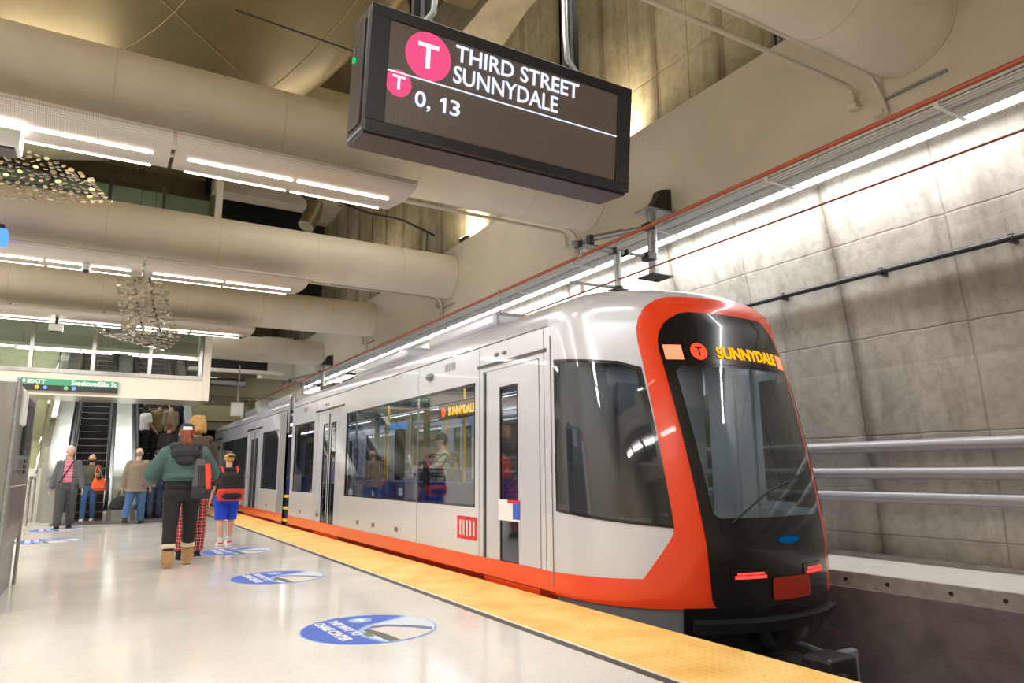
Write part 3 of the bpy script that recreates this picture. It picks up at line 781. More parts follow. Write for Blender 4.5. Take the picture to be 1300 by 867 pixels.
for i in range(6):
    MB().box((-5.8+i*1.33,FY+.42,4.10),(-4.55+i*1.33,FY+.48,4.13)).build('light_tube','tube',t)  # glowing strips added to give the glass its bright line
MB().box((FX0,FY+.4,4.13),(2.2,FY+.6,4.22)).build('housing','cream_paint',t)
area('mezzanine_fill', (-1,FY+3.4,7.2), (0,0,0), 6, 3.5, 420, (1,1,.96))  # unseen area light that brightens the space behind the mezzanine glass
struct('wall_mezzanine', MB().box((FX0,33.5,-.5),(2.6,33.8,11.2)), 'dark_steel')
# green exit sign on the fascia
t = empty('exit_sign', (-.62,FY-.1,3.03), 'green and black exit sign reading Stockton/Ellis St above the escalators', 'sign')
MB().box((-1.70,FY-.09,3.155),(.37,FY-.0,3.305)).build('green_band','sign_green',t)
MB().box((-1.70,FY-.09,3.03),(.37,FY-.0,3.155)).build('black_band','sign_black',t)
pf = lambda x, y, d: Vector((x, FY-.092-d, y))
text_mb('EXIT',(-1.50,3.19,-1.13,3.275),pf,.004,.02).build('lettering','sign_white',t)
text_mb('Stockton/Ellis St',(-.62,3.175,.33,3.285),pf,.004,.015).build('lettering','sign_white',t)
MB().add([(-1.62,FY-.095,3.24),(-1.56,FY-.095,3.285),(-1.56,FY-.095,3.255),(-1.535,FY-.095,3.255),(-1.535,FY-.095,3.225),(-1.56,FY-.095,3.225),(-1.56,FY-.095,3.195)],[(0,1,2,3,4,5,6)]).build('arrow','sign_white',t)
for x, m in ((-1.30,'dot_orange'),(-1.14,'dot_blue'),(-.72,'dot_green'),(-.56,'dot_blue')):
    MB().tube((x,FY-.098,3.095),(x,FY-.09,3.095),.046,n=18).build('route_dot',m,t)
T30 = math.tan(radians(30))
def slope(y, y0=20.0): return max(0,(y-y0)*T30)
def escalator(xa, xb, label):
    t = empty('escalator', ((xa+xb)/2, 20, 0), label, 'escalator', 'escalators up to the mezzanine')
    MB().box((xa-.05,18.9,0),(xb+.05,20.05,.015)).build('comb_plate','steel',t)
    k = 0; y = 19.95
    while y < 30.5:
        z = slope(y+.36)
        o = MB().box((xa,y,z-.2),(xb,y+.42,z)).build('step','escalator_step',t)
        if k < 10: MB().box((xa,y-.004,z-.012),(xb,y+.025,z+.003)).build('step_edge','step_nose' if k < 5 else 'galvanised',o)
        else: MB().box((xa,y-.004,z-.012),(xb,y+.02,z+.003)).build('step_edge','galvanised',o)
        y += .36; k += 1
    for x, s in ((xa,-1),(xb,1)):
        xx = x+s*.03
        # skirt panel and inclined deck
        MB().add([(x,19.3,0),(x,20,.0),(x,30.5,slope(30.5)-.1),(x,30.5,slope(30.5)+.28),(x,20.1,.30),(x,19.3,.22),
                  (x+s*.16,19.3,0),(x+s*.16,20,0),(x+s*.16,30.5,slope(30.5)-.1),(x+s*.16,30.5,slope(30.5)+.28),(x+s*.16,20.1,.30),(x+s*.16,19.3,.22)],
                 [(0,1,2,3,4,5),(11,10,9,8,7,6),(0,6,7,1),(1,7,8,2),(2,8,9,3),(3,9,10,4),(4,10,11,5),(5,11,6,0)]).build('skirt_panel','steel',t)
        # balustrade panel
        MB().add([(xx-.01,19.0,.2),(xx-.01,20.1,.25),(xx-.01,30.5,slope(30.5)+.25),(xx-.01,30.5,slope(30.5)+.86),(xx-.01,20.4,.92),(xx-.01,19.6,.86),(xx-.01,19.05,.80),
                  (xx+.02,19.0,.2),(xx+.02,20.1,.25),(xx+.02,30.5,slope(30.5)+.25),(xx+.02,30.5,slope(30.5)+.86),(xx+.02,20.4,.92),(xx+.02,19.6,.86),(xx+.02,19.05,.80)],
                 [(0,1,2,3,4,5,6),(13,12,11,10,9,8,7)]+[(i,7+i,7+(i+1)%7,(i+1)%7) for i in range(7)]).build('balustrade_panel','bright_steel',t)
        pts = [(xx,19.5,.22),(xx,19.1,.24),(xx,18.86,.36),(xx,18.78,.55),(xx,18.84,.75),(xx,19.05,.90),(xx,19.4,.95),(xx,20.0,.97),(xx,20.4,1.03)]
        pts += [(xx,yy,slope(yy)+.93) for yy in (21,24,27,30.5)]
        MB().path(pts,.042,10).build('handrail','rubber',t,smooth=True)
        MB().box((xx-.045,18.9,.0),(xx+.045,19.35,.22),.02).build('newel_base','steel',t)
        MB().box((xx-.02,18.98,.42),(xx+.03,19.12,.62),.01).build('newel_light','sign_white',t)
    return t
escalator(-.42,.30,'left escalator under the green exit sign with dark steps')
escalator(1.02,2.0,'right escalator carrying a group of people upwards')
# inclined steel deck between the escalators
mb = MB(); vs = []
for x in (.46,.86): vs += [(x,19.2,0),(x,30.5,0),(x,30.5,slope(30.5)+1.0),(x,20.3,1.0),(x,19.4,.86),(x,19.2,.7)]
mb.add(vs,[(0,1,2,3,4,5),(11,10,9,8,7,6)]+[(i,6+i,6+(i+1)%6,(i+1)%6) for i in range(6)])
tag(mb.build('escalator_cladding','bright_steel'), 'stainless steel cladding between the two escalators', 'cladding')
mb = MB(); vs = []
for x in (2.18,2.4): vs += [(x,19.6,0),(x,30.5,0),(x,30.5,slope(30.5)+1.3),(x,20.3,1.3),(x,19.6,1.0)]
mb.add(vs,[(0,1,2,3,4),(9,8,7,6,5)]+[(i,5+i,5+(i+1)%5,(i+1)%5) for i in range(5)])
tag(mb.build('escalator_cladding','galvanised'), 'pale metal cladding on the right side of the right escalator', 'cladding')
mb = MB(); vs = []
for x in (-.90,-.60): vs += [(x,19.2,0),(x,30.5,0),(x,30.5,slope(30.5)+1.0),(x,20.3,1.0),(x,19.4,.86),(x,19.2,.7)]
mb.add(vs,[(0,1,2,3,4,5),(11,10,9,8,7,6)]+[(i,6+i,6+(i+1)%6,(i+1)%6) for i in range(6)])
tag(mb.build('escalator_cladding','bright_steel'), 'bright steel cladding between the stone stair and the left escalator', 'cladding')
struct('landing_plate', MB().box((-.7,17.9,0),(2.3,18.95,.006)), 'landing_plate')
# stair left of the escalators
t = empty('staircase', (-2.3,20.2,0), 'pale green stone staircase left of the escalators', 'staircase')
MB().box((-4.4,20.0,0),(-1.02,20.25,1.20)).build('tiled_front','tile_white',t)
for i in range(24):
    y = 20.25+i*.30; z = 1.2+i*.173
    MB().box((-4.4,y,z-.25),(-1.02,y+.33,z)).build('tread','stair_stone',t)
mb = MB(); vs = []
for x in (-1.02,-.90): vs += [(x,19.9,0),(x,28.5,0),(x,28.5,slope(28.5)+1.5),(x,20.2,1.9),(x,19.9,1.7)]
mb.add(vs,[(0,1,2,3,4),(9,8,7,6,5)]+[(i,5+i,5+(i+1)%5,(i+1)%5) for i in range(5)]); mb.build('side_panel','bright_steel',t)
for x in (-1.12,):
    MB().path([(x,19.7,1.0),(x,19.95,1.05),(x,20.3,2.1),(x,27,5.9)],.03).build('handrail','chrome',t,smooth=True)
for k,x in enumerate((-1.45,-1.12)):
    o = MB().path([(x,18.3,0),(x,18.3,.92),(x,18.45,1.0),(x,19.6,1.0),(x,19.72,.92),(x,19.72,0)],.035,10).build('guard_rail','chrome',smooth=True)
    tag(o, ['chrome guard rail left of the left escalator, nearer the stainless kiosk','chrome guard rail left of the left escalator, nearer the escalator'][k], 'guard rail')

# far end above the second car: beams, sign, opening
struct('wall_end', MB().box((2.55,33,0),(3.3,33.3,7)).box((2.55,33,2.9),(8,33.3,9.5)), 'olive_paint')
struct('beam_end_1', MB().box((2.5,26.6,3.75),(6.6,27.2,4.45)), 'olive_paint')
struct('beam_end_2', MB().box((2.5,29.5,3.05),(5.2,30.3,3.65)), 'olive_paint')
struct('opening_shade_panel', MB().box((2.5,26.0,4.60),(5.1,26.3,4.95)), 'dark_void')  # near-black box paints the shade of the opening under the farthest pipe
struct('beam_end_3', MB().box((2.5,25.6,4.48),(5.6,25.9,4.60)), 'cream_paint')
tag(MB().tube((2.5,26.2,4.2),(4.4,26.2,4.2),.14,n=20).build('air_pipe','steel',smooth=True), 'short grey metal pipe below the farthest beige pipe', 'pipe')
struct('column_end', MB().box((5.2,27.5,0),(6.3,28.4,6.2)), 'cream_paint')
struct('wall_grille', MB().box((2.5,30.5,0),(3.45,30.7,2.9)), 'dark_steel')
t = empty('hanging_notice', (3.4,22.5,3.2), 'plain square white panel hanging beside the fascia right of the exit sign', 'panel')
MB().box((3.42,22.45,2.75),(3.78,22.5,3.16)).build('face','white_plastic',t); MB().box((3.58,22.46,3.16),(3.62,22.5,4.3)).build('drop_rod','steel',t)
struct('cabinet_end', MB().box((2.75,28.2,0),(3.3,29,1.9)), 'cream_paint')
area('end_lamp', (3.2,28.8,5.8), (0,0,0), 1.2, 1.2, 60, (1,.97,.85))

# ================================================================ kiosk at the left edge
t = empty('ticket_kiosk', (-.95,7.9,0), 'tall stainless steel ticket kiosk at the left edge of the platform', 'kiosk')
KX = -.565
MB().box((-1.45,7.02,.45),(KX-.02,8.86,1.84),.015).build('cabinet','steel',t)
MB().box((-1.43,7.05,0),(KX-.05,8.84,.45)).build('plinth','galvanised',t)
MB().box((KX-.03,7.0,.0),(KX,7.07,1.86),.01).build('corner_post','galvanised',t); MB().box((KX-.03,8.80,0),(KX,8.87,1.86),.01).build('corner_post','galvanised',t)
MB().box((KX-.025,7.35,1.50),(KX+.012,7.75,1.80),.02).build('card_reader','white_plastic',t)
MB().box((KX-.025,7.9,1.25),(KX+.006,8.65,1.78),.01).build('screen_panel','sign_black',t)
MB().box((KX-.02,7.95,1.30),(KX+.008,8.6,1.72)).build('screen','dark_void',t)
for i in range(3):
    for j in range(2):
        MB().box((KX,8.1+j*.12,1.08+i*.05),(KX+.012,8.2+j*.12,1.115+i*.05),.003).build('button','black_metal',t)
MB().box((KX-.02,7.15,.62),(KX+.005,8.7,.98),.01).build('lower_door','steel',t)
MB().box((-1.42,7.0,.5),(-.80,7.02,1.80),.01).build('front_panel','white_plastic',t)
MB().box((-1.40,6.995,1.70),(-.72,7.0,1.80)).build('red_header','kiosk_red',t)
MB().tube((-.80,6.99,1.45),(-.80,7.0,1.45),.06,n=20).build('round_emblem','dot_blue',t)
MB().box((-1.3,7.2,1.86),(-1.2,7.3,1.9)).box((-1.3,8.5,1.84),(-.7,8.6,1.9)).build('top_bracket','dark_steel',t)

# ================================================================ floor stickers
def sticker(cx, cy, label, first=False):
    t = empty('floor_sticker', (cx,cy,0), label, 'floor sticker', 'round direction stickers on the floor')
    r = .472
    def sp(x, y, z=0): return Vector((cx+x, cy+y, z))
    def poly(pts, z0, z1):
        n = len(pts); m = MB(); m.add([sp(x,y,z0) for x,y in pts]+[sp(x,y,z1) for x,y in pts],[tuple(range(n-1,-1,-1)),tuple(range(n,2*n))]+[(i,(i+1)%n,n+(i+1)%n,n+i) for i in range(n)]); return m
    circ = lambda R_, x=0, y=0, n=56: [(x+R_*cos(2*pi*i/n), y+R_*sin(2*pi*i/n)) for i in range(n)]
    def clip(pts, R_):
        out = []
        for x, y in pts:
            d = sqrt(x*x+y*y); k = min(1, R_/d) if d else 1; out.append((x*k,y*k))
        return out
    poly(circ(r),0,.0015).build('rim','sticker_pale',t)
    poly(circ(r-.012),.001,.003).build('blue_disc','sticker_blue',t)
    sw = [(-.06,-.46),(-.10,-.33),(-.125,-.22),(-.12,-.10),(-.06,.02),(.02,.10),(.14,.155),(.26,.215),(.37,.28)]
    edge = [(.46*cos(radians(q)), .46*sin(radians(q))) for q in range(32,-96,-8)]
    poly(clip(sw+edge,.458),.002,.0036).build('pale_swoosh','sticker_pale',t)
    poly(clip([(x+.035,y-.02) for x,y in sw]+edge,.456),.003,.0042).build('sky_area','sticker_sky',t)
    poly(clip([(-.02,-.43),(-.02,-.02),(.10,.0),(.30,-.16),(.36,-.30),(.25,-.40),(.08,-.45)],.452),.0036,.0048).build('building_print','sticker_building',t)
    poly(clip([(-.04,-.03),(.04,.05),(.14,.045),(.30,-.08),(.39,-.20),(.36,-.30),(.27,-.15),(.12,-.02)],.452),.0042,.0052).build('roof_print','sticker_navy',t)
    poly(clip([(-.06,-.06),(-.02,-.02),(.03,-.20),(.06,-.44),(-.02,-.45),(-.04,-.25)],.452),.0042,.0054).build('street_print','sticker_dark',t)
    poly(clip([(-.095,-.24),(-.09,-.12),(-.055,-.12),(-.05,-.26)],.452),.0044,.0056).build('tree_print','sticker_green',t)
    poly(circ(.085,.03,.285,32),.003,.0044).build('arrow_disc','sticker_pale',t)
    q0, q1 = .03, .285
    poly([(q0-.012,q1-.055),(q0+.012,q1-.055),(q0+.012,q1+.01),(q0+.04,q1-.015),(q0+.048,q1+.0),(q0,q1+.055),(q0-.048,q1+.0),(q0-.04,q1-.015),(q0-.012,q1+.01)],.0044,.0054).build('arrow','sticker_white',t)
    def pl(bx, by): return lambda x, y, d: sp(bx+y+.05*x, by-x, .0035+d)
    text_mb('THIS WAY TO',(0,0,.54,.074),pl(-.195,.37),.0014,.035).build('lettering','sticker_white',t)
    text_mb('CHASE CENTER',(0,0,.62,.080),pl(-.308,.335),.0014,.035).build('lettering','sticker_white',t)
    return t
sk = sticker(1.766,5.0,'blue round floor sticker reading THIS WAY TO CHASE CENTER, nearest of all')
for (x,y,l) in ((1.77,7.87,'blue round floor sticker, second from the camera, in front of the walkers'),(1.83,10.75,'blue round floor sticker at the feet of the plaid trousers'),
                (-.55,14.05,'blue round floor sticker right of the kiosk, nearer one'),(-.50,16.7,'blue round floor sticker in front of the grey-haired man')):
    copy_tree(sk, (x,y,0), l)
# ================================================================ THE TRAIN
XC = 4.86; XN = 3.53; XF = 2*XC-XN; ZT = 2.40
TR = empty('light_rail_train', (XC, 5.35, -.9), 'silver and red-orange light rail train standing at the platform', 'train')
S0, S1 = 5.30, 26.0        # straight part of the two cars
def wall(mb, x0, x1, y0, y1, z0, z1, holes):
    ys = sorted({y0,y1}|{h[i] for h in holes for i in (0,1) if y0 < h[i] < y1}); zs = sorted({z0,z1}|{h[i] for h in holes for i in (2,3) if z0 < h[i] < z1})
    for a in range(len(ys)-1):
        for b in range(len(zs)-1):
            cy = (ys[a]+ys[a+1])/2; cz = (zs[b]+zs[b+1])/2
            if any(h[0] < cy < h[1] and h[2] < cz < h[3] for h in holes): continue
            mb.box((x0,ys[a],zs[b]),(x1,ys[a+1],zs[b+1]))
    return mb
WB, WT = .70, 2.03
wins = [(6.82,8.14),(8.19,9.95),(10.0,11.36),(13.36,14.82),(16.33,18.02),(20.15,22.1),(22.15,24.3)]
winp = [(6.80,11.38),(13.34,14.84),(16.31,18.04),(20.13,24.32)]
doors = [(5.50,6.62,1),(11.62,13.12,2),(18.28,19.92,2),(24.6,25.7,1)]
gap = (15.08,15.62)
for side in (0,1):
    X = (lambda d: XN+d) if side == 0 else (lambda d: XF-d)
    sname = ['platform side','tunnel side'][side]
    holes = [(a,b,WB,WT) for a,b in winp] + [(a,b,-.01,2.12) for a,b,_ in doors]
    for (ya,yb) in ((S0,gap[0]),(gap[1],S1)):
        mb = MB(); wall(mb, X(0), X(.05), ya, yb, .215, WB, holes); mb.build('lower_panel','train_lower',TR)
        mb = MB(); wall(mb, X(0), X(.05), ya, yb, WB, ZT, holes); mb.build('body_side','train_silver',TR)
        mb = MB(); wall(mb, X(-.004), X(.05), ya, yb, .05, .215, []); mb.build('red_stripe','train_red',TR)
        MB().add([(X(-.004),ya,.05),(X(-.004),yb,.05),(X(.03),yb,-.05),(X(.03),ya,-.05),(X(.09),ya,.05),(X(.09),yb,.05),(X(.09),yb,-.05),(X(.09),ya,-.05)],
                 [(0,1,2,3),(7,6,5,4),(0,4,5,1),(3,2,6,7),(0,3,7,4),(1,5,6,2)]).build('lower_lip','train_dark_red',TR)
        MB().box((X(-.003),ya,ZT-.006),(X(.02),yb,ZT+.006)).build('roof_joint','train_black',TR)
        MB().box((X(.04),ya,-.55),(X(.12),yb,-.05)).build('underfloor_skirt','train_black',TR)
    # windows: dark glass band with pillars
    for a, b in winp:
        fr = MB()
        for q in ((a,a+.03,WB,WT),(b-.03,b,WB,WT),(a,b,WB,WB+.025),(a,b,WT-.03,WT)): fr.box((X(.002),q[0],q[2]),(X(.03),q[1],q[3]))
        w = fr.build('window_frame','train_black',TR)
        if side == 0 or True:
            MB().box((X(.008),a+.03,WB+.025),(X(.016),b-.03,WT-.03)).build('pane','train_glass',w)
            segs = [s for s in wins if s[0] >= a-.05 and s[1] <= b+.05]
            for s in segs[:-1]: MB().box((X(.012),s[1]-.03,WB),(X(.05),s[1]+.09,WT)).build('pillar','train_black',w)
            if b-a > 4 or a > 20: MB().box((X(.004),a+.03,1.86),(X(.008),b-.03,1.872)).build('vent_rail','train_black',w)
    # doors
    for a, b, nleaf in doors:
        if nleaf == 1: leaves = [(a+.04,b-.04)]
        else: m = (a+b)/2; leaves = [(a+.01,m-.008),(m+.008,b-.01)]
        for la, lb in leaves:
            c = (la+lb)/2; w = (.36 if nleaf == 1 else (lb-la)*.46)
            gz0, gz1 = .20, 1.93
            if nleaf == 1: ga, gb = c-.14, c+.22
            elif la < (a+b)/2-.1: ga, gb = lb-w-.05, lb-.08
            else: ga, gb = la+.08, la+w+.05
            dm = MB(); wall(dm, X(.012), X(.05), la, lb, -.01, 2.12, [(ga,gb,gz0,gz1)]); d = dm.build('door_leaf','train_silver',TR)
            dm = MB(); wall(dm, X(.010), X(.03), ga, gb, gz0, gz1, [(ga+.02,gb-.02,gz0+.02,gz1-.02)]); dm.build('door_gasket','train_black',d)
            MB().box((X(.016),ga+.02,gz0+.02),(X(.024),gb-.02,gz1-.02)).build('pane','train_glass',d)
            MB().box((X(.0),la,-.005),(X(.012),lb,.20)).build('red_foot','train_red',d)
            e = lb if (nleaf == 1 or la < (a+b)/2-.1) else la
            MB().box((X(.004),e-.012,0),(X(.02),e+.012,2.1)).build('rubber_edge','train_black',d)
            if side == 0 and nleaf == 1:
                MB().box((X(.008),ga-.03,.60),(X(.012),gb+.02,.80)).build('notice','white_plastic',d)
                MB().box((X(.006),ga-.03,.77),(X(.012),(ga+gb)/2+.02,.80)).build('notice_band','kiosk_red',d)
                MB().box((X(.006),ga-.03,.62),(X(.0115),ga+.10,.77)).build('notice_blue','sticker_blue',d)
        MB().box((X(-.012),a-.12,2.165),(X(.01),b+.12,2.195)).build('door_canopy','train_black',TR)
        for q in range(2): MB().ellipsoid((X(-.0),(a+b)/2+.1+q*.16,2.27),(.02,.05,.022)).build('door_lamp','train_grey',TR,smooth=True)
    # details on the platform side
    if side == 0:
        for (ya,za) in ((7.3,2.24),(13.9,2.24)):
            for i in range(6): MB().box((X(-.002),ya+i*.05,za),(X(.004),ya+i*.05+.03,za+.09)).build('vent_slot','train_grey',TR)
        MB().box((X(-.003),6.74,.36),(X(.0),7.22,.60)).build('red_notice','kiosk_red',TR)
        for i in range(5): MB().box((X(-.004),6.80+i*.08,.40),(X(-.002),6.84+i*.08,.56)).build('notice_mark','train_lower',TR)
        for y in (9.0,9.9,10.6,14.1,17.2,12.9): MB().box((X(-.003),y,.30),(X(.0),y+.12,.36),.001).build('small_plate','olive_concrete',TR)
        MB().ellipsoid((X(-.01),8.0,2.23),(.05,.09,.05)).build('side_camera','train_grey',TR,smooth=True)
        for yy in (8.37,13.25,5.42,6.70,20.05): MB().box((X(-.002),yy,.06),(X(.0),yy+.008,ZT-.02)).build('panel_joint','train_grey',TR)
# roof
def roof_ring(y):
    out = []
    for k in range(25):
        th = pi*k/24; c = cos(th); sn = sin(th)
        f = math.copysign(abs(c)**.62, c)
        out.append((XC-(XC-XN-.004)*f, y, ZT+.37*sn**.80))
    return out
for (ya,yb) in ((S0,gap[0]),(gap[1],S1)):
    mb = MB(); vs = roof_ring(ya)+roof_ring(yb); n = 25
    fs = [(i,i+1,n+i+1,n+i) for i in range(n-1)]+[tuple(range(n)),tuple(range(2*n-1,n-1,-1)),(0,n,2*n-1,n-1)]
    mb.add(vs, fs).build('roof','train_roof',TR,smooth=True)
for (ya,yb) in ((7.2,9.2),(10,12.5),(17.5,20),(21.5,23.5)):
    MB().box((4.0,ya,2.78),(5.72,yb,2.98),.06).build('roof_unit','train_roof',TR)
# pantograph behind the joint
MB().path([(4.3,14.3,2.85),(4.86,13.5,2.98),(5.4,14.3,2.85)],.03).path([(4.5,14.4,2.85),(4.6,15.2,3.02),(4.7,14.4,3.10),(4.2,14.4,3.12),(5.5,14.4,3.12)],.022).build('pantograph','train_black',TR)
MB().box((4.0,13.9,2.78),(5.7,14.8,2.84)).build('pantograph_base','train_black',TR)
# articulation
G = MB(); n = 25
for j in range(9):
    y = gap[0]-.02+(gap[1]-gap[0]+.04)*j/8; k = .10 if j%2 else .16
    ring = [(XC+(p[0]-XC)*(1-k/1.33*1.1), y, p[2]-k*.5) for p in roof_ring(y)] + [(XF-k,y,-.3),(XN+k,y,-.3)]
    if j == 0: base = [ring]
    else: base.append(ring)
vs = [p for r in base for p in r]; m = len(base[0])
G.add(vs, [(j*m+i, j*m+(i+1)%m, (j+1)*m+(i+1)%m, (j+1)*m+i) for j in range(8) for i in range(m)]).build('gangway_bellows','gangway',TR)
for z in (.08,.32,.56): MB().box((XN-.0,gap[0]+.08,z),(XN+.12,gap[1]-.05,z+.05)).build('yellow_step','yellow_pole',TR)
MB().box((XN-.002,gap[1],.02),(XN+.05,16.2,2.36)).build('joint_panel','bellows_panel',TR)
MB().path([(XN+.02,15.0,2.3),(XN+.02,15.05,2.62),(XN+.02,15.25,2.68),(XN+.02,15.45,2.6),(XN+.02,15.5,1.9)],.03,8).build('joint_hose','galvanised',TR,smooth=True)
# interior
MB().box((XN+.05,S0-.1,-.30),(XF-.05,S1,-.012)).build('floor_plate','train_floor_in',TR)
MB().box((XN+.05,S0,2.26),(XF-.05,S1,2.32)).build('ceiling_plate','train_wall_in',TR)
for x in (4.2,5.5):
    for (ya,yb) in ((5.6,8.9),(9.0,12.0),(12.1,14.9),(16,20),(20.1,24)):
        MB().box((x-.05,ya,2.235),(x+.05,yb,2.26)).build('cabin_light','cabin_light',TR)
for x0 in (XN+.10, XF-.55):
    for y in (7.4,8.2,9.0,9.8,10.6,13.9,17.0,20.9,21.7,22.5):
        s = MB().box((x0,y,.40),(x0+.45,y+.42,.47),.02).build('seat','train_seat',TR)
        MB().box((x0,y+.36,.45),(x0+.45,y+.43,.95),.02).build('seat_back','train_seat',s)
        MB().box((x0+.1,y+.1,-.012),(x0+.35,y+.3,.40)).build('seat_base','train_grey',s)
for y in (7.1,8.6,10.2,11.5,13.2,14.6,17.8,19.9,22):
    for x in (4.3,5.4):
        p = MB().tube((x,y,-.01),(x,y,2.26),.018,n=10).build('grab_pole','yellow_pole' if y in (8.6,11.5,14.6) else 'steel',TR,smooth=True)
for x in (4.3,5.4): MB().tube((x,6,2.0),(x,14.9,2.0),.016,n=10).build('ceiling_rail','steel',TR,smooth=True)
MB().box((5.95,6.8,1.2),(6.1,11.3,1.23)).build('lean_rail','steel',TR)
MB().box((4.2,5.95,-.01),(6.1,6.0,2.26)).build('cab_partition','train_wall_in',TR)
# glowing displays inside the first long window
t_ = MB().box((3.66,6.95,1.70),(3.70,8.05,1.90)).build('inside_display','sign_black',TR)
text_mb('SUNNYDALE',(0,0,.70,.10),lambda x,y,d: Vector((3.658-d,7.05+(.70-x)+.0,1.74+y)),.002,.03).build('display_text','inside_yellow',t_)
MB().tube((3.655,7.89,1.79),(3.66,7.89,1.79),.055,n=16).build('display_badge','inside_red',t_)
MB().box((4.0,9.95,1.72),(4.02,10.7,1.83)).build('blue_screen','blue_screen',TR)
area('cabin_lamp', (4.86,9.3,2.2), (0,0,0), 1.2, 6.5, 90, (.95,.97,1))
area('cabin_lamp', (4.86,19.5,2.2), (0,0,0), 1.2, 7.5, 45, (.95,.97,1))
area('cab_lamp', (4.86,5.3,2.2), (0,0,0), 1.2, .8, 14, (.95,.98,1))

# ---- cab nose: surface N(s, v); s = arc length round the plan curve, v = height (continues over the roof)
CP = [(3.53,5.35),(3.545,5.02),(3.615,4.70),(3.75,4.44),(3.96,4.23),(4.22,4.09),(4.52,3.99),(4.86,3.955)]
CP = CP + [(2*XC-x,y) for x,y in reversed(CP[:-1])]
def cr(p0,p1,p2,p3,t):
    return tuple(.5*((2*p1[i])+(-p0[i]+p2[i])*t+(2*p0[i]-5*p1[i]+4*p2[i]-p3[i])*t*t+(-p0[i]+3*p1[i]-3*p2[i]+p3[i])*t**3) for i in (0,1))
fine = []
for i in range(len(CP)-1):
    a = CP[max(i-1,0)] if i else (3.53,5.7); d = CP[min(i+2,len(CP)-1)] if i < len(CP)-2 else (2*XC-3.53,5.7)
    for k in range(12): fine.append(cr(a,CP[i],CP[i+1],d,k/12))
fine.append(CP[-1])
cum = [0]
for i in range(1,len(fine)): cum.append(cum[-1]+math.dist(fine[i],fine[i-1]))
SL = cum[-1]
def plan(s):
    s = min(max(s,0),SL); lo = 0
    while lo < len(cum)-2 and cum[lo+1] < s: lo += 1
    f = (s-cum[lo])/(cum[lo+1]-cum[lo]); return (fine[lo][0]*(1-f)+fine[lo+1][0]*f, fine[lo][1]*(1-f)+fine[lo+1][1]*f)
def NS(s, v, off=0):
    def base(s, v):
        x, y = plan(s); w = min(1, max(0, min(s, SL-s)/1.25)); w = w*w*(3-2*w)
        rk = .0 if v < .5 else .18*(v-.5)/1.0*(.75+.25*(v-.5))
        if v > ZT: rk = .18*(1.9)*(.75+.25*1.9)
        z = v; X = x; Y = y+rk*w
        if v > ZT:
            th = min(1,(v-ZT)/.66)*pi/2
            f = cos(th)**.62 if th < pi/2-1e-6 else 0
            yb = 5.35 if True else 0
            X = XC+(X-XC)*f; Y = yb+(Y-yb)*f; z = ZT+.37*sin(th)**.80
        if v < .05: # tuck under
            k = (.05-v)*.35; X = X+(XC-X)*k*.5; Y = Y+(5.35-Y)*k*.6
        return Vector((X,Y,z))
    p = base(s,v)
    if off:
        e = .01; du = base(min(s+e,SL),v)-base(max(s-e,0),v); dv = base(s,min(v+e, ZT+.655))-base(s,v-e)
        nrm = du.cross(dv)
        if nrm.length > 1e-9:
            nrm.normalize()
            if nrm.dot(p-Vector((XC,5.6,1.2))) < 0: nrm = -nrm
            p = p+nrm*off
    return p
def clip_poly(cell, poly):
    out = cell; n = len(poly)
    area2 = sum(poly[i][0]*poly[(i+1)%n][1]-poly[(i+1)%n][0]*poly[i][1] for i in range(n)); sg_ = 1 if area2 > 0 else -1
    for i in range(n):
        a = poly[i]; b = poly[(i+1)%n]; inp = out; out = []
        if not inp: return []
        side = lambda p: sg_*((b[0]-a[0])*(p[1]-a[1])-(b[1]-a[1])*(p[0]-a[0]))
        for k in range(len(inp)):
            p = inp[k]; q = inp[(k+1)%len(inp)]; sp_, sq = side(p), side(q)
            if sp_ >= 0: out.append(p)
            if (sp_ > 0 and sq < 0) or (sp_ < 0 and sq > 0):
                t = sp_/(sp_-sq); out.append((p[0]+(q[0]-p[0])*t, p[1]+(q[1]-p[1])*t))
    return out
def inside(p, poly, m=0):
    n = len(poly); area2 = sum(poly[i][0]*poly[(i+1)%n][1]-poly[(i+1)%n][0]*poly[i][1] for i in range(n)); sg_ = 1 if area2 > 0 else -1
    for i in range(n):
        a = poly[i]; b = poly[(i+1)%n]; L = math.dist(a,b)
        if sg_*((b[0]-a[0])*(p[1]-a[1])-(b[1]-a[1])*(p[0]-a[0]))/max(L,1e-9) < m: return False
    return True
def nregion(name, m, poly, off, holes=(), step=.045, parent=None):
    s0 = min(p[0] for p in poly); s1 = max(p[0] for p in poly); v0 = min(p[1] for p in poly); v1 = max(p[1] for p in poly)
    mb = MB(); ns = max(1,round((s1-s0)/step)); nv = max(1,round((v1-v0)/step)); key = {}; vs = []; fs = []
    def vid(p):
        k = (round(p[0],5),round(p[1],5))
        if k not in key: key[k] = len(vs); vs.append(NS(p[0],p[1],off))
        return key[k]
    for i in range(ns):
        for j in range(nv):
            a = s0+(s1-s0)*i/ns; b = s0+(s1-s0)*(i+1)/ns; c = v0+(v1-v0)*j/nv; d = v0+(v1-v0)*(j+1)/nv
            cell = [(a,c),(b,c),(b,d),(a,d)]
            if any(all(inside(q,h,.015) for q in cell) for h in holes): continue
            cl = clip_poly(cell, poly)
            if len(cl) < 3: continue
            ids = []
            for q in cl:
                t = vid(q)
                if not ids or ids[-1] != t: ids.append(t)
            if len(ids) > 1 and ids[0] == ids[-1]: ids.pop()
            if len(set(ids)) >= 3: fs.append(ids)
    return mb.add(vs, fs).build(name, m, parent or TR, smooth=True)
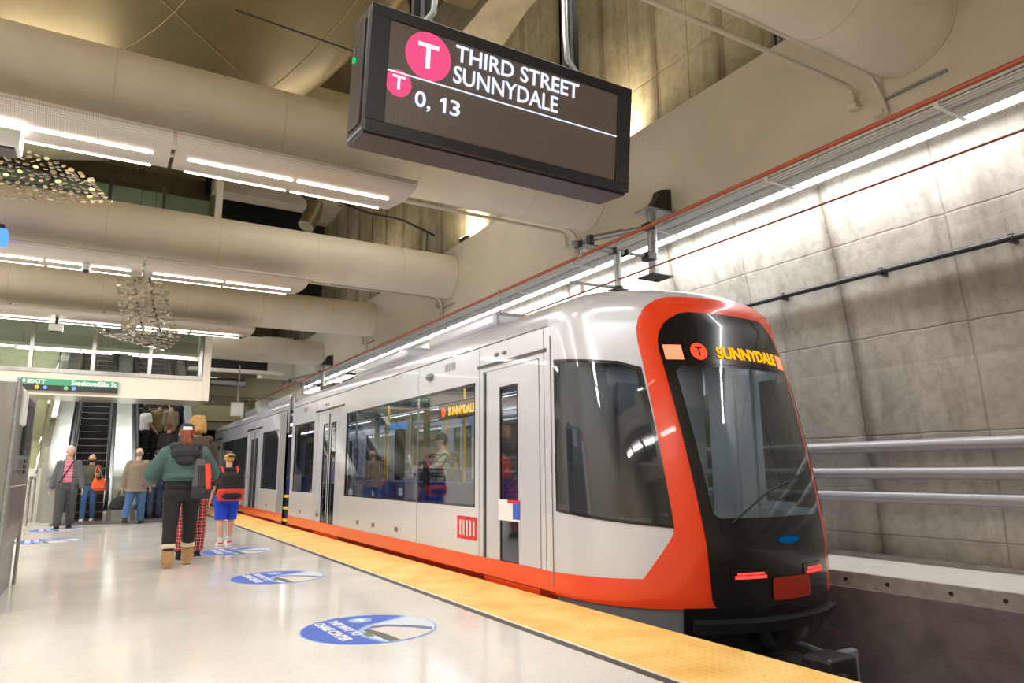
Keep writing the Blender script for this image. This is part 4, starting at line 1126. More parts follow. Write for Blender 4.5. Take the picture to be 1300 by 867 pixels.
def rrect(s0,v0,s1,v1,r,rt=None,n=6):
    rt = r if rt is None else rt; pts = []
    for (cx,cy,a0,rr) in ((s1-rt,v1-rt,0,rt),(s0+rt,v1-rt,90,rt),(s0+r,v0+r,180,r),(s1-r,v0+r,270,r)):
        for k in range(n+1): t = radians(a0+90*k/n); pts.append((cx+rr*cos(t), cy+rr*sin(t)))
    return pts
def nring(name, m, outer, inner, off, k=4, parent=None, n=96):
    cx = sum(p[0] for p in inner)/len(inner); cy = sum(p[1] for p in inner)/len(inner)
    sx = max(p[0] for p in inner)-min(p[0] for p in inner); sy = max(p[1] for p in inner)-min(p[1] for p in inner)
    def hit(poly, a):
        dx, dy = cos(a)*sx, sin(a)*sy; best = None
        for i in range(len(poly)):
            p = poly[i]; q = poly[(i+1)%len(poly)]; ex, ey = q[0]-p[0], q[1]-p[1]; den = dx*ey-dy*ex
            if abs(den) < 1e-12: continue
            t = ((p[0]-cx)*ey-(p[1]-cy)*ex)/den; u = ((p[0]-cx)*dy-(p[1]-cy)*dx)/den
            if t > 0 and -1e-6 <= u <= 1+1e-6: best = t if best is None else min(best, t)
        return (cx+dx*best, cy+dy*best)
    angs = sorted({2*pi*i/n for i in range(n)} | {math.atan2((p[1]-cy)/sy,(p[0]-cx)/sx)%(2*pi) for p in list(inner)+list(outer)})
    vs = []; fs = []; L = len(angs)
    for j in range(k+1):
        for a in angs:
            o = hit(outer,a); i_ = hit(inner,a); f = j/k; vs.append(NS(i_[0]*(1-f)+o[0]*f, i_[1]*(1-f)+o[1]*f, off))
    for j in range(k):
        for i in range(L): fs.append((j*L+i, j*L+(i+1)%L, (j+1)*L+(i+1)%L, (j+1)*L+i))
    return MB().add(vs, fs).build(name, m, parent or TR, smooth=True)
mir = lambda poly: [(SL-s,v) for s,v in poly]
MID = SL/2
glassP = [(s+((.07 if s > 2.2 else -.07)*max(0,min(1,(v-.7)/1.2))),v) for s,v in rrect(1.575,.70,SL-1.575,1.94,.07)]
blackP = [(s+((.10 if s > 2.2 else -.10)*max(0,min(1,(v-.7)/1.2))),v) for s,v in rrect(1.50,.03,SL-1.50,2.43,.08,.34)]
redP = rrect(1.24,.03,SL-1.24,2.60,.03,.42)
cabw_big = [(.10,.73),(1.25,.63),(1.22,1.935),(1.02,1.995),(.10,2.07)]
cabw = [(.13,.755),(1.22,.655),(1.19,1.91),(1.02,1.965),(.13,2.04)]
lowr = [(0,.03),(1.30,.03),(1.30,.25),(.98,.245),(0,.215)]; lowt = [(.98,.24),(1.30,.24),(1.30,.63),(1.27,.63)]
nregion('nose_shell','train_silver',[(0,.03),(SL,.03),(SL,ZT+.655),(0,ZT+.655)],0,holes=(blackP,cabw_big,mir(cabw_big)))
nregion('nose_side_red','train_red',lowr,.004); nregion('nose_side_red','train_red',mir(lowr),.004); nregion('nose_flash_red','train_red',lowt,.004); nregion('nose_flash_red','train_red',mir(lowt),.004)
nregion('nose_front_red','train_red',redP,.006,holes=(blackP,))
nring('front_mask','train_black',blackP,glassP,.012,k=10)
w = nregion('windscreen','cab_glass',glassP,.018)
for pl_ in (cabw, mir(cabw)):
    bigger = [( .10,.73),(1.25,.63),(1.22,1.935),(1.02,1.995),(.10,2.07)]
    if pl_ is not cabw: bigger = mir(bigger)
    nring('cab_window_frame','train_black',bigger,pl_,.009)
    nregion('cab_window','cab_side_glass',pl_,.013)
# thin dark seam between cab and car, roof joint line round the cab
for s in (.0,):
    mb = MB(); mb.path([NS(.04,v/10,.003) for v in range(1,24)],.006,6).build('cab_seam','train_grey',TR)
for (a,b,sn_) in ((1.44,1.60,'marker_light'),(SL-1.60,SL-1.44,'marker_light')):
    nregion(sn_,'block_red',[(a,2.00),(b,2.00),(b,2.13),(a,2.13)],.017)
dp = nregion('destination_display','train_black',[(1.63,1.965),(SL-1.63,1.965),(SL-1.63,2.19),(1.63,2.19)],.016)
def ntext(body, s0, v0, s1, v1, off=.022): return text_mb(body,(s0,v0,s1,v1),lambda x,y,d: NS(x,y,off+d),.002,.035)
ntext('SUNNYDALE',1.92,2.015,SL-1.68,2.125).build('display_text','led_yellow',dp,)
n = 24; m_ = MB(); m_.add([NS(1.75+.075*cos(2*pi*i/n),2.075+.075*sin(2*pi*i/n),.022) for i in range(n)]+[NS(1.75,2.075,.022)],[(i,(i+1)%n,n) for i in range(n)]); m_.build('display_badge','led_red',dp)
ntext('T',1.72,2.035,1.78,2.115,.024).build('badge_letter','train_black',dp)
# nameplate above the display
ntext('1532',MID-.10,2.25,MID+.14,2.33,.015).build('car_number','train_grey',TR) if False else None
# tail lights, coupler flap, emblem
for (a,b) in ((1.69,1.97),(SL-1.97,SL-1.69)):
    h = nregion('lamp_housing','train_black',[(a-.03,.19),(b+.03,.19),(b+.03,.32),(a-.03,.32)],.020)
    nregion('tail_light','tail_red',[(a,.245),(b,.245),(b,.268),(a,.268)],.026,parent=h); nregion('tail_light','tail_red',[(a+.02,.275),(b-.02,.275),(b-.02,.29),(a+.02,.29)],.026,parent=h)
nregion('coupler_flap','train_dark_red',rrect(MID-.18,.07,MID+.28,.24,.03),.022)
nregion('front_emblem','emblem_blue',[(MID+.04+.13*cos(2*pi*i/20),.52+.028*sin(2*pi*i/20)) for i in range(20)],.02)
nregion('wiper_panel','train_black',[(1.62,.60),(SL-1.62,.60),(SL-1.62,.69),(1.62,.69)],.02)
MB().path([NS(MID-.5,.66,.03),NS(MID-.1,.9,.035),NS(MID+.35,1.02,.035)],.008,6).build('wiper','rubber',TR)
# skirts below the body
nregion('side_skirt','train_grey',[(0,-.34),(1.30,-.34),(1.30,.03),(0,.03)],-.012); nregion('side_skirt','train_grey',mir([(0,-.34),(1.30,-.34),(1.30,.03),(0,.03)]),-.012)
nregion('front_valance','train_black',[(1.28,-.30),(SL-1.28,-.30),(SL-1.28,.04),(1.28,.04)],.008)
bp_ = MB()
for i in range(28):
    s = 1.35+(SL-2.7)*i/28; s2 = 1.35+(SL-2.7)*(i+1)/28
    a1,b1,c1,d1 = NS(s,-.13,.0),NS(s2,-.13,.0),NS(s2,-.05,.0),NS(s,-.05,.0); a2,b2,c2,d2 = NS(s,-.13,.08),NS(s2,-.13,.08),NS(s2,-.05,.08),NS(s,-.05,.08)
    bp_.add([a1,b1,c1,d1,a2,b2,c2,d2],[(0,1,2,3),(7,6,5,4),(0,4,5,1),(3,2,6,7),(0,3,7,4),(1,5,6,2)])
bp_.build('bumper','black_metal',TR)
MB().tube((4.86,4.6,-.42),(4.86,3.75,-.42),.09,n=16).box((4.70,3.50,-.56),(5.02,3.76,-.28),.03).tube((4.78,3.52,-.42),(4.78,3.42,-.42),.05,n=12).box((4.62,3.72,-.50),(5.10,3.82,-.36),.02).build('coupler','dark_steel',TR)
for x in (4.15,5.57): MB().tube((x,4.5,-.45),(x,4.02,-.5),.03,n=8).box((x-.16,3.98,-.82),(x+.16,4.06,-.42),.02).build('track_guard','train_grey',TR)
# cab interior
MB().prism([(4.45,-.01),(4.25,.62),(4.62,.72),(4.9,.55),(4.9,-.01)],'x',4.15,5.57).build('cab_console','train_grey',TR)
MB().box((4.65,5.0,.35),(5.15,5.45,.47),.04).box((4.65,5.42,.45),(5.15,5.54,1.15),.04).box((4.78,5.43,1.17),(5.02,5.52,1.4),.03).build('driver_seat','train_grey',TR)
MB().box((3.62,5.88,-.01),(4.2,5.93,2.26)).build('cab_door','train_wall_in',TR)
MB().box((4.75,5.86,.2),(5.3,5.90,2.0)).build('cab_bulkhead_door','train_grey',TR)
# underframe and bogies
MB().box((3.75,5.0,-.62),(5.97,25.5,-.31)).build('underframe','train_black',TR)
for y in (6.6,14.9,23.2):
    b = MB().box((3.95,y-.9,-.72),(4.12,y+.9,-.5),.03).box((5.6,y-.9,-.72),(5.77,y+.9,-.5),.03).build('bogie_frame','train_black',TR)
    for yy in (y-.75,y+.75):
        for x in (4.14,5.58): MB().tube((x-.06,yy,-.58),(x+.06,yy,-.58),.30,n=28).build('wheel','dark_steel',b,smooth=True)
# far cab: mirrored nose, simpler
far = MB(); ns = 40; zs_ = [-.3,.03,.6,1.2,1.8,2.2,2.40,2.5,2.65,2.85,3.05]
vs = []; 
for v in zs_:
    for i in range(ns+1):
        p = NS(SL*i/ns, v); vs.append((p.x, S1+(5.35-p.y), p.z))
far.add(vs,[(j*(ns+1)+i,j*(ns+1)+i+1,(j+1)*(ns+1)+i+1,(j+1)*(ns+1)+i) for j in range(len(zs_)-1) for i in range(ns)]).build('far_nose','train_silver',TR,smooth=True)
# ================================================================ PEOPLE
for nm, c, r in (('skin_light',(214,166,142),.55),('skin_tan',(186,138,112),.55),('skin_dark',(120,84,64),.55),('hair_auburn',(132,66,36),.6),('hair_blond',(190,146,88),.6),
    ('hair_grey',(190,188,186),.7),('hair_dark',(38,30,28),.55),('hair_brown',(122,82,52),.6),('hair_short_grey',(132,120,112),.8)):
    mat(nm, c, r, noise=.12 if 'hair' in nm else .03, nscale=60 if 'hair' in nm else 8, bump=.6 if 'hair' in nm else 0, bscale=90)
for nm, c in (('cloth_green',(70,98,94)),('cloth_black',(34,33,35)),('cloth_black_hood',(40,41,46)),('cloth_olive_brown',(74,62,50)),('cloth_grey_jacket',(92,94,98)),('cloth_dark_trousers',(70,72,70)),
    ('cloth_tweed',(128,114,98)),('cloth_jeans',(62,98,142)),('cloth_dark_jeans',(54,66,92)),('cloth_blue_shorts',(26,70,206)),('cloth_white',(214,214,218)),('cloth_dark_olive',(70,70,56)),
    ('cloth_khaki_coat',(112,98,62)),('cloth_tan_coat',(150,132,110)),('cloth_navy',(38,42,66)),('cloth_red',(206,58,50)),('cloth_orange',(232,96,48)),('boot_tan',(184,142,98)),
    ('boot_fleece',(214,200,172)),('shoe_black',(30,29,32)),('shoe_white',(224,218,214)),('bag_grey',(92,92,96)),('bag_dark',(56,54,56)),('cap_navy',(36,38,50)),('cap_yellow',(226,190,50)),
    ('mask_white',(224,228,234)),('mask_blue',(130,176,214)),('cloth_orange_strap',(232,78,60)),('shoe_brown',(70,56,48))):
    mat(nm, c, .85, noise=.10, nscale=14, bump=.25, bscale=70)
mat('eye_white',(230,228,224),.3); mat('eye_dark',(30,22,20),.2); mat('lip',(170,96,86),.5)

def person(label, loc, heading, H, legs, arms, wear, build=1.0, lean=0, head_turn=0, voxel=.010, bend=0, feet_up=0):
    """legs: (forward angle, knee bend) left, right; arms: (forward, outward, elbow bend, inward twist) left, right; faces local +Y"""
    root = empty('person', loc, label, 'person'); root.rotation_euler = (0,0,heading)
    S = H/1.0; b = build
    # skeleton in metres, local; pelvis height solved from the lower foot
    th, sh_ = .245*S, .235*S
    def leg(side, a, k):
        a = radians(a); k = radians(k); hip = Vector((side*.052*S*b, 0, 0))
        kn = hip+Vector((side*.004*S, sin(a)*th, -cos(a)*th)); an = kn+Vector((0, sin(a-k)*sh_, -cos(a-k)*sh_)); return hip, kn, an
    LG = [leg(-1,*legs[0]), leg(1,*legs[1])]
    low = min(l[2].z for l in LG); hz = -low+.042*S
    for i in (0,1): LG[i] = tuple(p+Vector((0,0,hz)) for p in LG[i])
    up = Matrix.Rotation(radians(-lean),3,'X')
    pel = Vector((0,0,hz))
    T = lambda x, y, z: pel + up @ Vector((x*S, y*S, z*S))
    sw = .090*b
    SH = [T(-sw,0,.274), T(sw,0,.274)]
    AR = []
    for i, (fw, ou, el, tw) in enumerate(arms):
        s = -1 if i == 0 else 1
        fw, ou, el, tw = map(radians, (fw,ou,el,tw))
        d = Vector((s*sin(ou), sin(fw)*cos(ou), -cos(fw)*cos(ou))).normalized()
        e = SH[i] + up @ d*.172*S
        d2 = Vector((s*sin(ou)*cos(tw)-s*sin(tw), sin(fw+el)*cos(tw), -cos(fw+el)*cos(tw))).normalized()
        w_ = e + up @ d2*.150*S
        AR.append((SH[i], e, w_, up @ d2))
    HC = T(0,.008,.425); ht = Matrix.Rotation(head_turn,3,'Z')
    def hp(x,y,z): return HC + up @ (ht @ Vector((x*S,y*S,z*S)))
    skin = wear.get('skin','skin_light')
    # ---- body, one continuous surface
    m = MB()
    m.ellipsoid(HC+up@Vector((0,-.004*S,.008*S)),(.046*S,.057*S,.058*S),20,14)
    m.ellipsoid(hp(0,.012,-.030),(.034*S,.040*S,.038*S),16,10)
    m.ellipsoid(hp(0,.054,-.012),(.0085*S,.013*S,.016*S),10,8)
    for s in (-1,1):
        m.ellipsoid(hp(s*.047,-.002,-.008),(.006*S,.011*S,.018*S),10,8)
        m.ellipsoid(hp(s*.022,.045,-.014),(.012*S,.010*S,.010*S),10,8)
    m.tube(T(0,-.008,.30), hp(0,-.006,-.03), .036*S, .031*S, 14)
    m.loft([(T(0,0,-.055),.072*S*b,.052*S*b),(T(0,0,.0),.088*S*b,.060*S*b),(T(0,0,.06),.080*S*b,.056*S*b),(T(0,0,.13),.076*S*b,.052*S*b),(T(0,0,.21),.086*S*b,.056*S*b),(T(0,-.004,.26),.084*S*b,.048*S*b),(T(0,-.006,.30),.056*S*b,.036*S)], 20)
    for i in (0,1):
        h_, k_, a_ = LG[i]; s = -1 if i == 0 else 1
        m.tube(h_+Vector((0,0,.01*S)),k_,.050*S*b,.033*S*b,14).ellipsoid(k_,(.034*S*b,)*3,12,8)
        cf = k_.lerp(a_,.32)+Vector((0,-.006*S,0))
        m.tube(k_,cf,.032*S*b,.034*S*b,14).tube(cf,a_,.033*S*b,.021*S,14).ellipsoid(a_,(.023*S,)*3,12,8)
        m.ellipsoid(a_+Vector((0,.035*S,-.022*S)),(.024*S,.066*S,.020*S),14,8)
        sh0, el, wr, d2 = AR[i]
        m.ellipsoid(sh0,(.030*S,)*3,12,8).tube(sh0,el,.028*S*b,.023*S,12).ellipsoid(el,(.025*S,)*3,12,8).tube(el,wr,.024*S,.0165*S,12)
        # hand: palm, four fingers of unequal length with a bend, thumb from the side of the palm
        side_v = Vector((0,1,0)) - d2*d2.y
        if side_v.length < .2: side_v = Vector((-s,0,0)) - d2*(-s*d2.x)
        side_v.normalize(); pn = d2.cross(side_v).normalized()
        inw = pn if pn.x*(-s) > 0 else -pn
        pc = wr+d2*.028*S
        rt = Matrix((side_v, pn, d2)).transposed()
        m.ellipsoid(pc,(.022*S,.011*S,.030*S),12,8,rt)
        for q,(o_,ln) in enumerate(((.015,.040),(.005,.046),(-.005,.043),(-.014,.034))):
            p0 = wr+d2*.046*S+side_v*o_*S; p1 = p0+(d2+inw*.25).normalized()*ln*.5*S; p2 = p1+(d2*.7+inw*.7).normalized()*ln*.5*S
            m.tube(wr+d2*.03*S+side_v*o_*S,p0,.0058*S,.0058*S,8).tube(p0,p1,.0057*S,.0052*S,8).tube(p1,p2,.0052*S,.0042*S,8).ellipsoid(p1,(.0054*S,)*3,8,6)
        t0 = wr+d2*.014*S+side_v*.014*S; t1 = t0+(d2*.6+side_v*.8).normalized()*.024*S; t2 = t1+(d2*.9+side_v*.3+inw*.3).normalized()*.02*S
        m.tube(t0,t1,.0075*S,.0065*S,8).tube(t1,t2,.0065*S,.005*S,8)
    P = lambda mb: mb.xf(lambda p: Vector(loc)+p)
    P(m).build('body', skin, root, remesh=voxel*.8)
    for s in (-1,1):   # eyes and mouth
        P(MB().ellipsoid(hp(s*.020,.0500,-.006),(.0085*S,.005*S,.0048*S),10,6)).build('eye','eye_white',root,smooth=True)
        P(MB().ellipsoid(hp(s*.020,.0545,-.006),(.0038*S,.0025*S,.0038*S),8,6)).build('iris','eye_dark',root,smooth=True)
    P(MB().ellipsoid(hp(0,.0515,-.040),(.015*S,.005*S,.0045*S),10,6)).build('mouth','lip',root,smooth=True)
    # ---- trousers / shorts
    w = wear
    if 'legs' in w:
        mt_, gl, ease = w['legs']   # material, length 0..1 along the leg, looseness
        m = MB(); e = ease*S
        m.loft([(T(0,0,-.065),.076*S*b+e,.056*S*b+e),(T(0,0,0),.092*S*b+e,.066*S*b+e),(T(0,0,.06),.086*S*b+e*.6,.061*S*b+e*.6),(T(0,0,.085),.083*S*b+e*.4,.058*S*b+e*.4)],20)
        for i in (0,1):
            h_, k_, a_ = LG[i]
            m.tube(h_+Vector((0,0,.012*S)),h_.lerp(k_,min(1,gl*2)),.054*S*b+e,.038*S*b+e,16)
            m.ellipsoid(h_+Vector((0,-.018*S,-.012*S)),(.050*S*b+e,.052*S*b+e,.056*S),14,10)
            if gl > .5:
                m.ellipsoid(k_,(.037*S*b+e,)*3,12,8); kk = k_.lerp(a_,min(1,(gl-.5)*2))
                m.tube(k_,k_.lerp(a_,.35)+Vector((0,-.006*S,0)),.036*S*b+e,.037*S*b+e,14).tube(k_.lerp(a_,.35)+Vector((0,-.006*S,0)),kk,.037*S*b+e,.027*S+e*1.2,14)
        P(m).build('trousers' if gl > .6 else 'shorts', mt_, root, remesh=voxel, label=w.get('legs_label'))
    # ---- shoes
    mt_, hgt, cuff = w.get('shoes',('shoe_black',0,None))
    for i in (0,1):
        a_ = LG[i][2]; lift = (a_.z-.042*S)
        pitch = radians(-min(50,lift*220)) if lift > .02 else 0
        rx = Matrix.Rotation(pitch,3,'X'); m = MB()
        f = lambda x,y,z: a_ + rx @ Vector((x*S,y*S,z*S))
        m.ellipsoid(f(0,.045,-.020),(.031*S,.058*S,.020*S),16,8,rx).ellipsoid(f(0,-.008,-.014),(.028*S,.036*S,.027*S),14,8,rx)
        m.box(f(-.027,-.036,-.042),f(.027,.093,-.028),.004)
        if hgt: m.tube(f(0,-.002,-.01),a_+(LG[i][1]-a_).normalized()*hgt*S,.041*S,.042*S,16)
        o = P(m).build('boot' if hgt else 'shoe', mt_, root, remesh=voxel*.8)
        if cuff:
            q = a_+(LG[i][1]-a_).normalized()*hgt*S*.90; d = (LG[i][1]-a_).normalized()
            P(MB().tube(q-d*.022*S,q+d*.012*S,.050*S,.048*S,18)).build('fleece_cuff',cuff,o,remesh=.006)
        else:
            P(MB().box(a_+Vector((-.030*S,-.042*S,-.044*S)),a_+Vector((.030*S,.100*S,-.034*S)),.004).xf(lambda p: a_+rx@(p-a_))).build('sole','shoe_white' if mt_=='shoe_white' else 'rubber',o)
    # ---- top / jacket
    def top(name, mt_, e, zlow, sleeve, hem=0, open_=False, label=None):
        m = MB(); e *= S
        rings = [(T(0,0,zlow),.088*S*b+e+hem*S,.064*S*b+e+hem*S),(T(0,0,zlow+.03),.090*S*b+e*1.2,.066*S*b+e*1.2),(T(0,0,.10 if zlow < .08 else zlow+.06),.086*S*b+e*1.1,.062*S*b+e*1.1),(T(0,0,.19),.092*S*b+e,.066*S*b+e),(T(0,-.004,.250),.090*S*b+e,.058*S*b+e),(T(0,-.006,.290),.070*S*b+e*.7,.046*S+e*.7),(T(0,-.008,.325),.046*S+e*.4,.040*S+e*.4)]
        m.loft(rings,22)
        for i in (0,1):
            sh0, el, wr, d2 = AR[i]
            m.ellipsoid(sh0,(.033*S+e*.9,)*3,14,10)
            if sleeve > .5:
                q = el.lerp(wr,(sleeve-.5)*2); m.tube(sh0,el,.031*S*b+e*.9,.028*S+e,14).ellipsoid(el,(.028*S+e,)*3,12,8).tube(el,q,.027*S+e,.021*S+e*.7,14)
            else: m.tube(sh0,sh0.lerp(el,sleeve*2),.034*S*b+e,.032*S+e,14)
        return P(m).build(name, mt_, root, remesh=voxel, label=label)
    for t_ in w.get('tops',()): top(*t_)
    # ---- hair and hats
    hs = w.get('hair')
    if hs:
        mt_, style = hs; m = MB()
        if style == 'short': m.ellipsoid(hp(0,-.011,.024),(.051*S,.058*S,.052*S),20,14).ellipsoid(hp(0,-.024,-.01),(.045*S,.042*S,.040*S),16,10)
        if style == 'bald': m.ellipsoid(hp(0,-.020,-.008),(.0485*S,.044*S,.040*S),16,10)
        if style == 'tousled':
            m.ellipsoid(hp(0,-.006,.018),(.060*S,.068*S,.062*S),20,14).ellipsoid(hp(0,-.026,-.022),(.052*S,.046*S,.046*S),16,10)
            rr = random.Random(5)
            for _ in range(46):
                a = rr.uniform(0,2*pi); z = rr.uniform(-.04,.07); r0 = .05*(1-max(0,z-.02)*6); m.ellipsoid(hp(cos(a)*r0*1.05,-.012+min(sin(a),.45)*r0*1.15,z),(.013*S,.013*S,.020*S),8,6)
        if style in ('long','ponytail'):
            m.ellipsoid(hp(0,-.016,.014),(.052*S,.056*S,.056*S),20,14).ellipsoid(hp(0,-.026,-.012),(.047*S,.040*S,.042*S),16,10)
        if style == 'long':
            for q in range(13):
                a = radians(195+q*12.5); x, y = cos(a)*.048, sin(a)*.046
                m.tube(hp(x,y+.002,.0),hp(x*1.25,y*1.15,-.10-.01*(q%3)),.014*S,.010*S,8)
        if style == 'ponytail':
            rr = random.Random(3)
            m.tube(hp(0,-.055,.004),hp(0,-.085,-.01),.016*S,.022*S,12)
            for q in range(26):
                a = rr.uniform(-1,1); y = rr.uniform(-.015,.015); m.tube(hp(a*.012,-.078+y,.0),hp(a*.036,-.084+y*1.6,-.075-rr.uniform(0,.022)),.010*S,.005*S,7)
        # face opening
        o = P(m).build('hair', mt_, root, remesh=.007)
    if 'cap' in w:
        mt_, brim, patch = w['cap']; m = MB(); n = 24; vs = []
        for j in range(9):
            t = pi/2*j/8
            for i in range(n): vs.append(hp(.054*cos(t)**.7*cos(2*pi*i/n) if t < pi/2-.01 else 0, -.006+(.064*cos(t)**.7*sin(2*pi*i/n) if t < pi/2-.01 else 0), .012+.062*sin(t)))
        m.add(vs,[(j*n+i,j*n+(i+1)%n,(j+1)*n+(i+1)%n,(j+1)*n+i) for j in range(8) for i in range(n)])
        c = P(m).build('cap', mt_, root, smooth=True)
        bd = brim; m = MB(); vs = []
        for z in (.012,.018):
            for i in range(13):
                a = radians(20+140*i/12); vs.append(hp(.052*cos(a), bd*(.050*sin(a))-.006, z)); 
            for i in range(13):
                a = radians(160-140*i/12); vs.append(hp(.050*cos(a), bd*(.045+.062*sin(a))-.006, z-.008))
        m.add(vs,[tuple(range(26)),tuple(range(51,25,-1))]+[(i,26+i,26+(i+1)%26,(i+1)%26) for i in range(26)])
        P(m).build('brim', w.get('brim_mat',mt_), c)
        if patch:
            m = MB(); vs = []
            for j in range(5):
                for i in range(9):
                    a = radians(-125+i*8.75); z = .022+.006*j; vs.append(hp(.0565*cos(a)*(1-.02*j),-.006+.0665*sin(a)*(1-.03*j),z))
            m.add(vs,[(j*9+i,j*9+i+1,(j+1)*9+i+1,(j+1)*9+i) for j in range(4) for i in range(8)]); P(m).build('cap_emblem',patch,c,smooth=True)
    if 'mask' in w:
        m = MB().ellipsoid(hp(0,.032,-.036),(.036*S,.034*S,.024*S),16,10)
        P(m).build('face_mask', w['mask'], root, remesh=.006)
    if 'hood' in w:
        m = MB(); k = .9
        for q in range(11):
            a = radians(-200+q*22); m.ellipsoid(T(.088*cos(a)*k,-.014+.066*sin(a),.322+.006*cos(a*2)),(.036*S,.036*S,.032*S),12,8)
        m.ellipsoid(T(0,-.088,.275),(.100*S,.042*S,.058*S),18,10).ellipsoid(T(0,-.098,.225),(.066*S,.034*S,.042*S),14,8)
        P(m).build('hood', w['hood'], root, remesh=voxel)
    root['_tmp'] = 0; del root['_tmp']
    return root, dict(T=T, hp=hp, AR=AR, SH=SH, LG=LG, S=S, P=P, up=up)

def backpack(root, k, m_main, m_low, m_strap, cx=0, w=.095, z0=.02, z1=.29, d=.085, name='backpack'):
    T, S, P = k['T'], k['S'], k['P']
    # rests on the back: own parts
    y = -.075
    m = MB().loft([(T(cx,y-d*.45,z0),w*S*.9,d*S*.55),(T(cx,y-d*.5,z0+.05),w*S,d*S*.62),(T(cx,y-d*.45,(z0+z1)/2),w*S*.98,d*S*.55),(T(cx,y-d*.35,z1-.04),w*S*.85,d*S*.45),(T(cx,y-d*.3,z1),w*S*.5,d*S*.25)],22)
    b = P(m).build(name, m_main, root, remesh=.009)
    if m_low:
        m = MB().loft([(T(cx,y-d*.50,z0-.006),w*S*.98,d*S*.66),(T(cx,y-d*.55,z0+.045),w*S*1.12,d*S*.78),(T(cx,y-d*.55,z0+.105),w*S*1.10,d*S*.72),(T(cx,y-d*.5,z0+.125),w*S*.9,d*S*.5)],22)
        P(m).build('lower_pocket', m_low, b, remesh=.009)
        P(MB().ellipsoid(T(cx,y-d*1.18,z0+.045),(w*S*.82,.02*S,.040*S),16,8)).build('pocket_panel', m_main, b, smooth=True)
    return b

# ---- walkers in the foreground
r_, k_ = person('person in green jacket with black hood, black leggings and tan boots, walking away', (.955,9.45,0), radians(-3), 1.655,
    [(-8,4),(15,8)], [(10,35,58,32),(24,30,66,28)],
    dict(legs=('cloth_black',1.0,.004), shoes=('boot_tan',.118,'boot_fleece'), tops=[('shirt','cloth_black',.010,.03,.5,.004),('jacket','cloth_green',.031,.08,.96,-.008)],
         hair=('hair_auburn','ponytail'), cap=('cap_navy',1,'cloth_white'), hood='cloth_black_hood'), build=1.2, voxel=.009)
T, S, P = k_['T'], k_['S'], k_['P']
b = P(MB().loft([(T(.115,-.085,-.03),.062*S,.045*S),(T(.118,-.09,.03),.066*S,.052*S),(T(.11,-.085,.14),.056*S,.045*S),(T(.095,-.078,.235),.036*S,.034*S)],20)).build('backpack','bag_grey',r_,remesh=.008)
P(MB().loft([(T(.116,-.088,-.045),.064*S,.048*S),(T(.118,-.092,.0),.069*S,.056*S),(T(.117,-.09,.05),.064*S,.05*S)],20)).build('lower_pocket','bag_dark',b,remesh=.008)
P(MB().path([T(.145,-.125,.20),T(.155,-.138,.12),T(.160,-.142,.02)],[.018*S,.022*S,.016*S],10)).build('red_edge','cloth_orange_strap',b,smooth=True)
P(MB().path([T(.095,-.075,.23),T(.10,-.045,.335),T(.10,.02,.345),T(.11,.075,.27),T(.115,.07,.18)],.012*S,8)).build('shoulder_strap','bag_dark',b,smooth=True)
for s in (.085,.10,.117): P(MB().path([T(s,-.128,.19),T(s+.004,-.140,.10),T(s+.006,-.146,.04)],.004*S,6)).build('seam_cord','bag_dark',b,smooth=True)
for i in (0,1):
    a_ = k_['LG'][i][2]; kn = k_['LG'][i][1]; d = (kn-a_).normalized()
    s = -1 if i == 0 else 1
    for q in range(3): P(MB().ellipsoid(a_+d*(.02+.025*q)*S+Vector((s*.040*S,-.006,0)),(.006*S,.008*S,.006*S),8,6)).build('boot_toggle','boot_fleece',r_,smooth=True)
    P(MB().tube(kn.lerp(a_,.42)+Vector((-.034*S,-.02*S,0)),kn.lerp(a_,.50)+Vector((.034*S,-.02*S,.0)),.010*S,n=8)).build('mesh_inset','bag_dark',r_)

r_, k_ = person('person with tousled blond hair, dark brown hoodie and red plaid trousers, walking away', (1.17,10.35,0), radians(-4), 1.80,
    [(-10,8),(12,6)], [(10,10,20,4),(16,14,24,6)],
    dict(legs=('red_plaid',1.0,.016), shoes=('shoe_black',0,None), tops=[('hoodie','cloth_olive_brown',.020,.0,.98,.0)], hair=('hair_blond','tousled'), hood='cloth_olive_brown', skin='skin_light'), voxel=.010)
T, S, P = k_['T'], k_['S'], k_['P']
b = P(MB().loft([(T(.06,-.08,.02),.072*S,.05*S),(T(.062,-.09,.07),.076*S,.055*S),(T(.06,-.085,.18),.066*S,.05*S),(T(.055,-.075,.25),.04*S,.03*S)],18)).build('backpack','cloth_orange_strap',r_,remesh=.009)

r_, k_ = person('child in black and yellow cap, blue shorts and red and black backpack', (1.82,11.75,0), radians(4), 1.38,
    [(-8,6),(12,8)], [(6,12,14,4),(10,14,20,4)],
    dict(legs=('cloth_blue_shorts',.50,.018), shoes=('shoe_white',0,None), tops=[('shirt','cloth_black',.016,.0,.62,.0)], hair=('hair_blond','short'), cap=('cloth_black',1,None)), build=1.15, voxel=.009)
T, S, P = k_['T'], k_['S'], k_['P']
backpack(r_, k_, 'cloth_black', 'cloth_red', 'cloth_red', w=.130, z0=-.03, z1=.27, d=.11)
for s in (-1,1):
    P(MB().path([T(s*.075,-.10,.26),T(s*.085,-.04,.325),T(s*.085,.03,.325),T(s*.09,.075,.25)],.014*S,8)).build('shoulder_strap','cloth_red',r_,smooth=True)
    P(MB().path([T(s*.118,.0,.02),T(s*.121,.0,-.07)],.010*S,6)).build('side_stripe','cloth_white',r_,smooth=True)
P(MB().ellipsoid(k_['hp'](-.034,-.030,.022),(.026*S,.036*S,.020*S),14,8)).build('cap_panel','cap_yellow',r_,smooth=True,label='yellow panel on the black cap')
P(MB().ellipsoid(k_['hp'](.032,-.052,.028),(.010*S,.006*S,.010*S),10,6)).build('cap_emblem','cap_yellow',r_,smooth=True)
